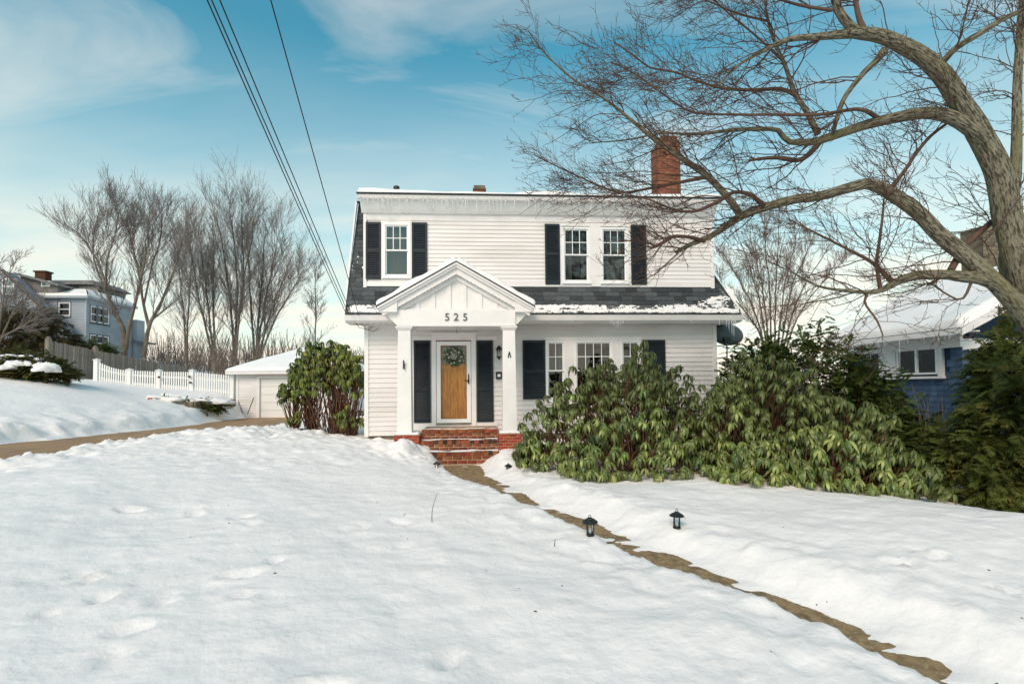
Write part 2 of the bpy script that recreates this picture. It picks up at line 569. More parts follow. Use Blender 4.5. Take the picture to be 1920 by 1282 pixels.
# ------------------------------------------------------------------ ground, path, driveway
CP = np.array([
    (0, 2.5, 0), (-2.5, 2.5, .08), (2, 2.2, -.06), (4, 3, -.04), (0, 0, -.05), (-6, 0, .2), (6, 0, -.1), (0, -10, -.3), (-10, -10, .1), (10, -10, -.4),
    (0, 5, .05), (-4, 5, .25), (-8, 5, .45), (-8, 8, .48), (-4, 8, .38), (0, 7, .12), (-1.5, 9.5, .22), (-2.4, 10.7, .40), (-3.6, 12.1, .40),
    (-7.6, 11, .58), (-5.5, 11.9, .68), (-4.5, 13.2, .50), (-5.6, 13.8, .52), (-4.6, 12.2, .56), (-7.0, 13.4, .62), (-1.6, 10.4, .18),
    (1.85, 5.87, .03), (3, 4.9, .02), (5, 4, 0), (4, 6.5, .08), (.3, 9.6, .12), (-.3, 10.6, .25), (1.5, 8.1, .10), (3, 8, .12), (5, 7.8, .08), (5.2, 6.5, .10),
    (6, 5.9, .11), (2, 11, .25), (5, 11.5, .2),
    (7.0, 7.3, -.22), (8, 8.6, -.42), (9.5, 7, -.42), (9, 11, -.5), (12, 9, -.5), (12, 4, -.4), (9, 15, -.4), (7, 15, -.1), (7.4, 11, -.3),
    (0, 20, .3), (8, 22, -.2), (-3, 18, .4), (-6, 18, .38),
    (-11, 6, .4), (-11, 11, .31), (-11, 15, .28), (-11, 20, .22), (-12, 26, .16), (-9, 26, .16), (-9, 20, .28), (-10, 32, .1),
    (-13.6, 12.5, .62), (-13.3, 16, .62), (-13.1, 19, .62), (-16, 14, 1.05), (-17, 18, 1.65), (-18, 20, 1.98), (-20, 22, 2.05), (-21, 26, 2.1), (-17.5, 26, 1.65),
    (-14.6, 25.6, 1.34), (-14.7, 24.2, 1.2), (-15.6, 23.6, 1.32), (-15.5, 22, 1.2), (-25, 27, 2.35), (-20, 14, 1.6), (-24, 18, 2.3), (-16, 8, .95), (-14, 6, .65), (-20, 4, 1.1),
    (-26, 42, 1.5), (-14, 35, 1.0), (-32, 52, 2.6), (-44, 50, 4.6), (-40, 42, 3.4), (-20, 58, .5), (0, 58, -.4), (20, 58, -1), (30, 20, -.8), (-40, 26, 3.0), (-40, 58, 4.2),
    (40, 0, -.6), (40, 50, -1), (-40, -8, 1.2)], float)


def _tps():
    n = len(CP)
    d = np.linalg.norm(CP[:, None, :2] - CP[None, :, :2], axis=2)
    K = np.where(d > 0, d * d * np.log(d + 1e-12), 0) + np.eye(n) * 0.05
    Pm = np.hstack([np.ones((n, 1)), CP[:, :2]])
    A = np.zeros((n + 3, n + 3))
    A[:n, :n] = K
    A[:n, n:] = Pm
    A[n:, :n] = Pm.T
    return np.linalg.solve(A, np.concatenate([CP[:, 2], [0, 0, 0]]))


_W = _tps()


def base_z(x, y):
    x = np.clip(np.asarray(x, float), -46, 42)
    y = np.clip(np.asarray(y, float), -12, 62)
    s = np.full(x.shape, _W[-3]) + _W[-2] * x + _W[-1] * y
    for (cx_, cy_, _), w_ in zip(CP, _W[:-3]):
        r2 = (x - cx_) ** 2 + (y - cy_) ** 2
        s += w_ * 0.5 * r2 * np.log(r2 + 1e-12)
    return s


PEDGE = np.array([(-.72, 12.2), (-.74, 11.17), (-.62, 9.87), (-.02, 8.45), (.42, 7.55), (.82, 6.95), (1.18, 6.42), (1.48, 5.85), (1.75, 5.42), (1.98, 5.0), (2.2, 4.68), (2.45, 4.34), (2.70, 3.96),
                  (2.86, 3.6), (3.1, 3.2), (3.4, 2.4), (3.8, 0.8), (4.0, -3)])


def path_hw(y):
    return np.interp(y, [2.6, 3.5, 4.2, 5, 8, 9.9, 11.2], [.23, .22, .21, .21, .22, .32, .42])


def _inset():
    c = PEDGE
    t = np.gradient(c, axis=0)
    t /= np.linalg.norm(t, axis=1, keepdims=True)
    return c + np.c_[t[:, 1], -t[:, 0]] * path_hw(c[:, 1])[:, None]


PATH = _inset()
DRIVE = np.array([(-11.6, -4), (-11.4, 4), (-11.25, 11), (-11.0, 15), (-10.9, 20), (-11.5, 24), (-11.6, 27)])


def seg_dist(x, y, line):
    """distance, signed side (+ right of travel from first to last), arc parameter"""
    best = np.full(x.shape, 1e9)
    side = np.zeros(x.shape)
    for (ax, ay), (bx, by) in zip(line[:-1], line[1:]):
        dx, dy = bx - ax, by - ay
        l2 = dx * dx + dy * dy
        t = np.clip(((x - ax) * dx + (y - ay) * dy) / l2, 0, 1)
        ex, ey = x - (ax + t * dx), y - (ay + t * dy)
        d = np.hypot(ex, ey)
        m = d < best
        best = np.where(m, d, best)
        side = np.where(m, np.sign(dx * ey - dy * ex), side)
    return best, side


def path_z(y):
    return np.interp(y, [0, 2.5, 5, 8, 11.3], [-.44, -.31, -.19, -.07, 0.0])


def drive_z(y):
    return np.interp(y, [-4, 6, 11, 15, 20, 27], [.45, .40, .30, .26, .20, .14])


DENTS = []
for (x0, x1, y0, y1, n_) in ((-1.7, -.5, 2.1, 2.8, 9), (-3.6, -2.0, 3.0, 4.4, 14), (.2, 1.0, 2.2, 2.8, 7), (-4.5, -1, 4.6, 6.2, 12), (3.4, 5.0, 3.8, 5.2, 8), (1.2, 2.6, 2.2, 3.2, 7), (-1.2, -.4, 2.6, 3.2, 4)):
    for _ in range(n_):
        DENTS.append((rng.uniform(x0, x1), rng.uniform(y0, y1), rng.uniform(.04, .085), rng.uniform(.018, .045), rng.uniform(0, 3.1)))


def ground_z(x, y):
    x = np.asarray(x, float)
    y = np.asarray(y, float)
    z = base_z(x, y)
    near = 1 - sstep(20, 40, np.hypot(x, y))
    z = z + near * (.045 * fbm(x * .55, y * .55, 3, 3) + .030 * fbm(x * 1.7, y * 1.7, 11, 3))
    # wind crust: long shallow scallops running across the lawn
    a = .45
    xr, yr = x * math.cos(a) + y * math.sin(a), -x * math.sin(a) + y * math.cos(a)
    z = z + near * (.010 * np.abs(fbm(xr * 1.6, yr * 5.0, 21, 4)) + .006 * fbm(xr * 5, yr * 11, 31, 3) + .012 * np.maximum(0, fbm(x * 3.1, y * 3.1, 33, 4)) + .006 * fbm(x * 14, y * 14, 35, 2))
    for (dx, dy, r_, h_, an) in DENTS:
        m = (np.abs(x - dx) < .6) & (np.abs(y - dy) < .6)
        if m.any():
            ux = (x[m] - dx) * math.cos(an) + (y[m] - dy) * math.sin(an)
            uy = -(x[m] - dx) * math.sin(an) + (y[m] - dy) * math.cos(an)
            q = (ux / (r_ * 1.6)) ** 2 + (uy / r_) ** 2
            z[m] += -h_ * np.exp(-q * q) + h_ * .45 * np.exp(-(np.sqrt(q) - 1.35) ** 2 * 6)
    # shovelled and ploughed heaps: rough lumps beside the driveway and left of the steps
    dd, sd_ = seg_dist(x, y, DRIVE)
    rough = (1 - sstep(2.4, 5.2, dd)) * sstep(1.2, 1.9, dd)
    rough = np.maximum(rough, np.exp(-(((x + 5.6) / 2.6) ** 2 + ((y - 12.2) / 1.7) ** 2)))
    rough = np.maximum(rough, np.exp(-(((x + 2.3) / .9) ** 2 + ((y - 10.4) / 1.0) ** 2)))
    lump = fbm(x * 2.3, y * 2.3, 41, 4)
    z = z + rough * (.17 * lump + .16 * np.abs(fbm(x * 4, y * 4, 47, 5)) - .04)
    ch_ = sstep(-1.5, -4, x) * sstep(6.6, 9.2, y) * (1 - sstep(12.5, 14, y))
    z = z + ch_ * (.055 * np.abs(fbm(x * 4, y * 4, 83, 4)) + .03 * np.maximum(0, fbm(x * 9, y * 9, 87, 3)))
    # heap left of the steps and the two shoulders of the walk by the house
    z = z + .16 * np.exp(-(((x + 2.35) / .5) ** 2 + ((y - 10.75) / .4) ** 2)) * (1 + .5 * lump)
    z = z + .10 * np.exp(-(((x + .25) / .45) ** 2 + ((y - 10.5) / .5) ** 2)) * (1 + .4 * lump)
    # driveway cut
    wv = 1.75 + .25 * fbm(x * .9, y * .9, 53, 3)
    s = sstep(0, .75, dd - wv + .12 * fbm(x * 3, y * 3, 57, 2))
    fl = drive_z(y) - .035 + .05 * np.clip(fbm(x * .8, y * .35, 61, 4) - .12, 0, 1)
    z = np.where(y < 27.5, fl * (1 - s) + z * s, z)
    # walk cut, with shovelled lumps along its shoulders
    pd, ps = seg_dist(x, y, PATH)
    z = z + (1 - sstep(.7, 1.5, pd)) * sstep(.25, .5, pd) * (.05 * fbm(x * 3.5, y * 3.5, 91, 4) + .05 * np.maximum(0, fbm(x * 7, y * 7, 93, 3)))
    pw = path_hw(y) * (1 + .30 * fbm(x * 2.2, y * 2.2, 71, 3)) - .015 + .02 * fbm(x * 9, y * 9, 73, 2)
    ramp = np.where(ps > 0, .62, .24)
    s = sstep(0, 1, (pd - pw) / ramp)
    fl = path_z(y) - .022 + .06 * np.clip(fbm(x * 2.4 + y * .6, y * 4.4, 77, 5) - .12, 0, 1) + .010 * np.exp(-((y - 5.95) / .25) ** 2) + .012 * sstep(.5, 1, pd / np.maximum(pw, .05))
    z = np.where(y < 12.2, fl * (1 - s) + z * s, z)
    return z


def axis(lo, hi, fine0, fine1, st, grow=1.09):
    a = list(np.arange(fine0, fine1, st))
    d, v_ = st, fine1
    while v_ < hi:
        a.append(v_)
        d *= grow
        v_ += d
    d, v_ = st, fine0 - st
    while v_ > lo:
        a.insert(0, v_)
        d *= grow
        v_ -= d
    return np.array(a)


def make_ground():
    xs = axis(-900, 900, -12.8, 7.0, .056, 1.05)
    ys = axis(-60, 1500, 2.1, 12.2, .050, 1.025)
    X, Y = np.meshgrid(xs, ys)
    Z = ground_z(X.ravel(), Y.ravel()).reshape(X.shape)
    # a sunken pad under the two houses and the garage so nothing pokes through the floors
    n, m = X.shape
    i = np.arange(n - 1)[:, None] * m + np.arange(m - 1)[None]
    F = np.stack([i, i + 1, i + m + 1, i + m], -1).reshape(-1, 4)
    me = mesh_np('ground', np.stack([X, Y, Z], -1).reshape(-1, 3), F, True)
    return struct(put('snow_ground', me, M['snow']))


make_ground()


def ribbon(name, line, half, zf, n, m_, lift=0.0):
    c = catmull(np.c_[line, np.zeros(len(line))], n)[:, :2]
    t = np.gradient(c, axis=0)
    t /= np.linalg.norm(t, axis=1, keepdims=True)
    nn = np.c_[t[:, 1], -t[:, 0]]
    V, cols = [], np.linspace(-half, half, 7)
    for k in range(n):
        for q in cols:
            p = c[k] + nn[k] * q
            V.append((p[0], p[1], float(zf(p[1])) + lift))
    i = (np.arange(n - 1)[:, None] * 7 + np.arange(6)[None])
    F = np.stack([i, i + 7, i + 8, i + 1], -1).reshape(-1, 4)
    return struct(put(name, mesh_np(name, V, F, True), m_))


ribbon('garden_path', PATH[1:], .62, path_z, 90, M['path'])
ribbon('driveway', DRIVE, 2.1, drive_z, 80, M['drive'])


_GX, _GY = np.arange(-24, 14, .1), np.arange(2, 28, .1)
_GM = np.meshgrid(_GX, _GY)
_GG = ground_z(_GM[0].ravel(), _GM[1].ravel()).reshape(_GM[0].shape)


def gz(x, y):
    fx, fy = (x + 24) / .1, (y - 2) / .1
    ix, iy = int(fx), int(fy)
    if 0 <= ix < len(_GX) - 1 and 0 <= iy < len(_GY) - 1:
        fx -= ix
        fy -= iy
        return float((_GG[iy, ix] * (1 - fx) + _GG[iy, ix + 1] * fx) * (1 - fy) + (_GG[iy + 1, ix] * (1 - fx) + _GG[iy + 1, ix + 1] * fx) * fy)
    return float(ground_z(np.array([float(x)]), np.array([float(y)]))[0])


# ------------------------------------------------------------------ the white house
HA = R(3.7)
HO = (-3.568, 12.493, 0)
HW, HD = 8.78, 7.6
house = thing('house', 'white two storey clapboard house with black shutters and gabled porch', 'house', HO, HA)


def hw(u, v, z):
    return np.array((HO[0] + u * math.cos(HA) - v * math.sin(HA), HO[1] + u * math.sin(HA) + v * math.cos(HA), z))


LOW = [(1.60, 2.68, .60, 2.94), (4.42, 4.92, 1.28, 2.79), (5.14, 6.12, 1.28, 2.79), (6.31, 6.83, 1.28, 2.79)]
UPP = [(.46, 1.11, 4.31, 5.63), (4.83, 5.53, 4.19, 5.58), (5.79, 6.49, 4.19, 5.58)]


def holes_wall(name, u0, u1, z0, z1, v0, v1, ops, m):
    zs = sorted({z0, z1, *[o[2] for o in ops], *[o[3] for o in ops]})
    mb = MB()
    for a, b in zip(zs[:-1], zs[1:]):
        cur = u0
        for o in sorted(ops):
            if o[2] < b - 1e-4 and o[3] > a + 1e-4:
                mb.box(cur, o[0], v0, v1, a, b)
                cur = o[1]
        mb.box(cur, u1, v0, v1, a, b)
    return mb.build(name, m, house)


def clapboards(u0, u1, z0, z1, v, ops, step):
    n = int(round((z1 - z0) / step))
    step = (z1 - z0) / n
    for k in range(n):
        a, b = z0 + k * step, z0 + (k + 1) * step
        cur = u0
        segs = []
        for o in sorted(ops):
            if min(b, o[3]) - max(a, o[2]) > .4 * step:
                if o[0] - cur > .02:
                    segs.append((cur, o[0]))
                cur = max(cur, o[1])
        if u1 - cur > .02:
            segs.append((cur, u1))
        for p, q in segs:
            mb = MB()
            mb.hexa([(p, v - .026, a), (q, v - .026, a), (q, v, a), (p, v, a),
                     (p, v - .007, b + .004), (q, v - .007, b + .004), (q, v, b + .004), (p, v, b + .004)])
            mb.build('clapboard', M['siding'], house)


holes_wall('wall', .0, HW, .48, 3.2, .012, .16, LOW, M['siding'])
clapboards(.07, HW - .07, .48, 3.17, .0, LOW, .1145)
holes_wall('dormer_wall', .02, 8.66, 4.08, 6.1, -.208, -.06, UPP, M['siding'])
clapboards(.10, 8.59, 4.20, 5.70, -.22, UPP, .1025)
MB().box(.07, 8.62, -.245, -.2, 5.70, 5.87).build('frieze_board', M['trim'], house)
MB().box(.07, 8.62, -.25, -.2, 4.09, 4.197).build('skirt_board', M['trim'], house)
for a, b in ((-.005, .07), (8.59, 8.68)):
    MB().box(a, b, -.262, .3, 4.06, 5.9).build('corner_board', M['trim'], house)
for a, b in ((-.03, .07), (HW - .07, HW + .03)):
    MB().box(a, b, -.04, .1, .46, 3.17).build('corner_board', M['trim'], house)
MB().box(.03, HW - .03, .03, HD, -.6, .478).build('foundation', M['concrete'], house)


def side_siding(name, u, sgn):
    mb = MB()
    z, st = .48, .1145
    while z < 3.2:
        mb.hexa([(u, .1, z), (u, HD, z), (u + sgn * .02, HD, z), (u + sgn * .02, .1, z),
                 (u, .1, z + st), (u, HD, z + st), (u + sgn * .004, HD, z + st), (u + sgn * .004, .1, z + st)])
        z += st
    # gambrel gable above
    mb.prism([(u, .0, 3.2), (u, HD, 3.2), (u, HD - .8, 6.2), (u, HD / 2, 7.0), (u, .6, 6.2), (u, -.1, 4.1)], (-sgn * .1, 0, 0))
    return mb.build(name, M['siding'], house)


side_siding('gable_wall', 0.0, -1)
side_siding('gable_wall', HW, 1)
MB().box(0, HW, HD - .1, HD, .4, 6.0).build('back_wall', M['siding'], house)
# dark rooms behind the windows
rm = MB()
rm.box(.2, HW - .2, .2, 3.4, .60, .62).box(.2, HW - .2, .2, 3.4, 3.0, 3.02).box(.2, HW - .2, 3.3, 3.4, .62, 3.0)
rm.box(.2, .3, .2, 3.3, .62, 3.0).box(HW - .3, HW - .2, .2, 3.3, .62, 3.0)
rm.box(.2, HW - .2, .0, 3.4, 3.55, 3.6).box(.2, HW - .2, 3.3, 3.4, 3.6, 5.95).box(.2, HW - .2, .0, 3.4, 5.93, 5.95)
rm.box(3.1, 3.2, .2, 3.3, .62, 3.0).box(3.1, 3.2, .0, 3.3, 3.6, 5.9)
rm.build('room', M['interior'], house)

# --- lower roof
SL = np.array((0, .33, .76)) / math.hypot(.33, .76)       # up the slope
SN = np.array((0, -SL[2], SL[1]))
EV = np.array((0, -.55, 3.37))
UL, UR = -.36, 9.20


def rp(u, s, h=0.0):
    p = EV + SL * s + SN * h
    return np.array((u, p[1], p[2]))


def right_edge(s):
    return UR - .42 * s


slabm = MB()
slabm.hexa([rp(UL, 0, -.07), rp(UR, 0, -.07), rp(right_edge(.95), .95, -.07), rp(UL, .95, -.07),
            rp(UL, 0), rp(UR, 0), rp(right_edge(.95), .95), rp(UL, .95)])
slabm.hexa([rp(UL, .95, -.07), rp(.012, .95, -.07), rp(.012, 3.25, -.07), rp(UL, 3.25, -.07),
            rp(UL, .95), rp(.012, .95), rp(.012, 3.25), rp(UL, 3.25)])
slabm.hexa([rp(8.67, .95, -.07), rp(right_edge(.95), .95, -.07), rp(8.68, 1.35, -.07), rp(8.67, 1.35, -.07),
            rp(8.67, .95), rp(right_edge(.95), .95), rp(8.68, 1.35), rp(8.67, 1.35)])
roof = slabm.build('roof', M['roof_dark'], house)
MB().hexa([(UR, -.55, 3.33), (UR, HD + .4, 3.33), (UR - .62, HD - .2, 4.7), (UR - .62, -.02, 4.7),
           (UR + .01, -.55, 3.38), (UR + .01, HD + .4, 3.38), (UR - .6, HD - .2, 4.75), (UR - .6, -.02, 4.75)]).build('roof_side', M['roof_dark'], house)
MB().box(UR - 1.0, UR - .01, -.5, HD + .3, 3.2, 3.32).build('side_soffit', M['soffit'], house)
# back half of the gambrel
MB().hexa([(UL, HD + .5, 3.3), (8.7, HD + .5, 3.3), (8.7, HD - .7, 6.3), (UL, HD - .7, 6.3),
           (UL, HD + .56, 3.36), (8.7, HD + .56, 3.36), (8.7, HD - .64, 6.36), (UL, HD - .64, 6.36)]).build('rear_roof', M['roof_dark'], house)

sh_mesh = {}


def shingle(u, s, wd):
    key = round(wd, 2)
    if key not in sh_mesh:
        mb = MB()
        mb.hexa([(0, -.002, 0), (wd - .006, -.002, 0), (wd - .006, .003, .15), (0, .003, .15),
                 (0, -.014, 0), (wd - .006, -.014, 0), (wd - .006, -.002, .15), (0, -.002, .15)])
        me = mb.mesh('shingle')
        me.materials.append(M['shingle'])
        sh_mesh[key] = me
    p = rp(u, s)
    o = put('shingle', sh_mesh[key], None, house, p)
    o.rotation_euler = (-math.atan2(SL[1], SL[2]), 0, 0)


ex = .128
for k in range(26):
    s = k * ex
    if s > 3.2:
        break
    uend = right_edge(s) if s < .83 else -.02
    u = UL + .01 - (.16 if k % 2 else 0)
    while u < uend - .05:
        wd = random.choice((.30, .33, .36, .27))
        a, b = max(u, UL), min(u + wd, uend)
        if b - a > .06 and not (.9 < a and b < 3.6 and s < .25):
            shingle(a, s, b - a)
        u += wd


def slope_snow(name, u0, u1, s0, s1, f, nu, ns, parent):
    """loose snow lying on the front slope: a sheet whose thickness f(u,s) sinks below the shingles where they show"""
    U, S = np.meshgrid(np.linspace(u0, u1, nu), np.linspace(s0, s1, ns))
    T = f(U, S)
    V = np.stack([U, EV[1] + SL[1] * S + SN[1] * T, EV[2] + SL[2] * S + SN[2] * T], -1).reshape(-1, 3)
    i = np.arange(ns - 1)[:, None] * nu + np.arange(nu - 1)[None]
    F = np.stack([i, i + 1, i + nu + 1, i + nu], -1).reshape(-1, 4)
    return put(name, mesh_np(name, V, F, True), M['roof_snow'], parent)


def eave_snow(U, S):
    n = fbm(U * 2.2, S * 9, 5, 4) + .9 * fbm(U * 11, S * 26, 9, 4) + .5 * fbm(U * 40, S * 60, 13, 2)
    lim = np.where(U < 1.2, .33, .34) + np.clip(U - 8.0, 0, 1.2) * .42
    return .010 + .022 * n - .075 * sstep(-.14, .14, S - lim) - .03 * (1 - sstep(.0, .05, S)) + .012 * sstep(.10, .0, np.abs(S - .10))


slope_snow('roof_snow', UL + .02, UR - .05, .0, .75, eave_snow, 640, 46, house)
slope_snow('roof_snow', UL + .02, -.02, .6, 3.0, lambda U, S: -.012 + .05 * fbm(U * 9, S * 6, 15, 4) - .02 * sstep(1.2, 2.2, S), 30, 160, house)

# gutter, fascia, soffit of the lower eave
MB().prism([(0, -.50, 3.19), (0, -.58, 3.22), (0, -.62, 3.345), (0, -.50, 3.345)], (UR - UL + .02, 0, 0)).build('gutter', M['trim'], house, (UL, 0, 0))
MB().box(UL, UR, -.498, .0, 3.175, 3.195).build('soffit', M['soffit'], house)
# dirty vents along the left soffit
for k in range(8):
    MB().box(-.2 + k * .145, -.11 + k * .145, -.42, -.40, 3.168, 3.174).build('soffit_vent', M['number'], house)

# --- dormer cornice and upper roof
MB().prism([(0, -.2, 5.872), (0, -.30, 5.862), (0, -.36, 5.93), (0, -.50, 6.14), (0, -.2, 6.14)], (8.74, 0, 0)).build('cornice', M['cornice'], house, (-.04, 0, 0))
MB().prism([(0, -.50, 6.10), (0, -.565, 6.12), (0, -.60, 6.20), (0, -.50, 6.20)], (8.82, 0, 0)).build('gutter', M['trim'], house, (-.08, 0, 0))
MB().prism([(0, -.60, 3.30), (0, -.54, 3.30), (0, .72, 6.46), (0, .62, 6.46)], (.035, 0, 0)).build('rake_board', M['trim'], house, (UL - .036, 0, 0))
MB().hexa([(-.09, -.62, 6.205), (8.78, -.62, 6.205), (8.78, HD / 2, 6.95), (-.09, HD / 2, 6.95),
           (-.09, -.62, 6.245), (8.78, -.62, 6.245), (8.78, HD / 2, 7.0), (-.09, HD / 2, 7.0)]).hexa([(-.36, .58, 6.42), (-.09, .58, 6.42), (-.09, HD / 2, 6.95), (-.36, HD / 2, 6.95),
           (-.36, .58, 6.46), (-.09, .58, 6.46), (-.09, HD / 2, 7.0), (-.36, HD / 2, 7.0)]).build('upper_roof', M['roof_dark'], house)
MB().hexa([(-.34, HD / 2, 6.95), (8.78, HD / 2, 6.95), (8.78, HD - .6, 6.3), (-.34, HD - .6, 6.3),
           (-.34, HD / 2, 7.0), (8.78, HD / 2, 7.0), (8.78, HD - .6, 6.35), (-.34, HD - .6, 6.35)]).build('upper_roof', M['roof_dark'], house)


def slab(name, c, T, nx, ny, m, parent=None, edge=.10, noise=.25, nf=1.2, seed=3, open_edges=()):
    """snow lying on a roof plane given by corners c (00,10,11,01); rounded off at its free edges"""
    c = [np.array(p, float) for p in c]
    S, Tt = np.meshgrid(np.linspace(0, 1, nx), np.linspace(0, 1, ny))
    B = ((1 - S) * (1 - Tt))[..., None] * c[0] + (S * (1 - Tt))[..., None] * c[1] + (S * Tt)[..., None] * c[2] + ((1 - S) * Tt)[..., None] * c[3]
    lu = max(np.linalg.norm(c[1] - c[0]), np.linalg.norm(c[2] - c[3]))
    lv = max(np.linalg.norm(c[3] - c[0]), np.linalg.norm(c[2] - c[1]))
    d = np.full(S.shape, 9.0)
    if 'l' not in open_edges:
        d = np.minimum(d, S * lu)
    if 'r' not in open_edges:
        d = np.minimum(d, (1 - S) * lu)
    if 'b' not in open_edges:
        d = np.minimum(d, Tt * lv)
    if 't' not in open_edges:
        d = np.minimum(d, (1 - Tt) * lv)
    q = np.clip(d / edge, 0, 1)
    th = T * np.sqrt(np.clip(1 - (1 - q) ** 2, 0, 1)) * (1 + noise * fbm(S * lu * nf, Tt * lv * nf, seed, 3)) + .004
    up = np.cross(c[1] - c[0], c[3] - c[0]) if np.linalg.norm(c[3] - c[0]) > 1e-6 else np.cross(c[1] - c[0], c[2] - c[0])
    up = up / np.linalg.norm(up)
    if up[2] < 0:
        up = -up
    V = B + up * th[..., None]
    # skirts so that the sheet is closed at its rim
    i = np.arange(ny - 1)[:, None] * nx + np.arange(nx - 1)[None]
    F = np.stack([i, i + 1, i + nx + 1, i + nx], -1).reshape(-1, 4)
    V = V.reshape(-1, 3)
    me = mesh_np(name, V, F, True)
    return put(name, me, m, parent)


slab('roof_snow', [(-.08, -.60, 6.246), (8.74, -.60, 6.246), (8.74, HD / 2, 7.001), (-.08, HD / 2, 7.001)], .075, 190, 60, M['roof_snow'], house, .06, .8, .9, 8, ('t',))
hump = MB()
slab('roof_snow', [(-.04, -.5, 6.28), (.75, -.5, 6.28), (.75, .5, 6.44), (-.04, .5, 6.44)], .10, 24, 20, M['roof_snow'], house, .4, .5, 2.5, 5)

# --- chimneys
ch = MB().box(8.12, 8.80, 2.02, 2.62, 6.4, 8.83)
ch.hexa([(8.12, 2.02, 8.83), (8.80, 2.02, 8.83), (8.80, 2.62, 8.83), (8.12, 2.62, 8.83),
         (8.27, 2.14, 8.98), (8.76, 2.14, 8.98), (8.76, 2.56, 8.98), (8.27, 2.56, 8.98)])
ch.box(8.27, 8.76, 2.14, 2.56, 8.98, 9.14)
chim = ch.build('chimney', M['chimney_mortar'], house)
bk_mesh = {}


def brick(parent, key, dims, m, loc, rot=0.0):
    k = (key, tuple(round(d, 3) for d in dims))
    if k not in bk_mesh:
        x, y, z = dims
        e = .005
        mb = MB()
        b0 = [(e, 0, e), (x - e, 0, e), (x - e, 0, z - e), (e, 0, z - e)]
        # front face proud with chamfered rim, closed behind
        mb.v = [(0, e, 0), (x, e, 0), (x, e, z), (0, e, z)] + b0 + [(0, y, 0), (x, y, 0), (x, y, z), (0, y, z)]
        mb.f = [(4, 5, 6, 7), (0, 1, 5, 4), (1, 2, 6, 5), (2, 3, 7, 6), (3, 0, 4, 7), (1, 0, 8, 9), (2, 1, 9, 10), (3, 2, 10, 11), (0, 3, 11, 8), (8, 11, 10, 9)]
        me = mb.mesh('brick')
        me.materials.append(m)
        bk_mesh[k] = me
    o = put('brick', bk_mesh[k], None, parent, loc)
    o.rotation_euler = (0, 0, rot)
    return o


def brick_face(parent, key, m, o, rot, width, z0, z1, bl=.203, bh=.065, gap=.010, proud=.007, darks=0.0):
    """courses of bricks over a face that starts at o=(x,y), runs along rot, seen from its right-hand side"""
    k, z = 0, z0
    ca, sa = math.cos(rot), math.sin(rot)
    while z + bh <= z1 + .004:
        x = -(bl / 2 if k % 2 else 0)
        while x < width - .02:
            a, b = max(x, 0), min(x + bl - gap, width)
            if b - a > .03:
                mm, kk = (M['brick_dark'], 'dark') if random.random() < darks else (m, key)
                pr = proud + random.uniform(-.003, .003)
                brick(parent, kk, (b - a, .03, bh - gap), mm, (o[0] + ca * a + sa * pr, o[1] + sa * a - ca * pr, z), rot)
            x += bl
        z += bh
        k += 1


brick_face(chim, 'chimney', M['chimney_brick'], (8.12, 2.02), 0, .68, 7.02, 8.83, bl=.21, bh=.075)
brick_face(chim, 'chimney', M['chimney_brick'], (8.27, 2.14), 0, .49, 8.98, 9.14, bl=.21, bh=.075)
brick_face(chim, 'chimney', M['chimney_brick'], (8.12, 2.62), -math.pi / 2, .60, 7.02, 8.83, bl=.21, bh=.075)
c2 = MB().box(2.65, 2.96, 1.5, 1.86, 6.4, 7.17)
sc2 = c2.build('flue', M['chimney_brick'], house)
MB().prism([(2.62, 1.47, 7.17), (2.99, 1.47, 7.17), (2.94, 1.47, 7.26), (2.68, 1.47, 7.26)], (0, .42, 0)).build('flue_cap', M['stone'], sc2)
MB().lathe([(.05, 6.3), (.05, 6.76), (.08, 6.77), (.08, 6.83), (.05, 6.85)], (.66, .55, 0), 10).build('vent_pipe', M['black_metal'], house, smooth=False)
slab('roof_snow', [(2.64, 1.46, 7.262), (2.97, 1.46, 7.262), (2.97, 1.88, 7.262), (2.64, 1.88, 7.262)], .02, 8, 8, M['roof_snow'], house, .06, .3)


# --- windows, shutters
def wavy(u0, u1, z0, z1, v, n=26, amp=.02, freq=9, ph=0.0, th=.004):
    mb = MB()
    us = np.linspace(u0, u1, n)
    for k in range(n - 1):
        v0 = v + amp * math.sin(us[k] * freq * 6.28 + ph)
        v1 = v + amp * math.sin(us[k + 1] * freq * 6.28 + ph)
        mb.hexa([(us[k], v0, z0), (us[k + 1], v1, z0), (us[k + 1], v1 + th, z0), (us[k], v0 + th, z0),
                 (us[k], v0, z1), (us[k + 1], v1, z1), (us[k + 1], v1 + th, z1), (us[k], v0 + th, z1)])
    return mb


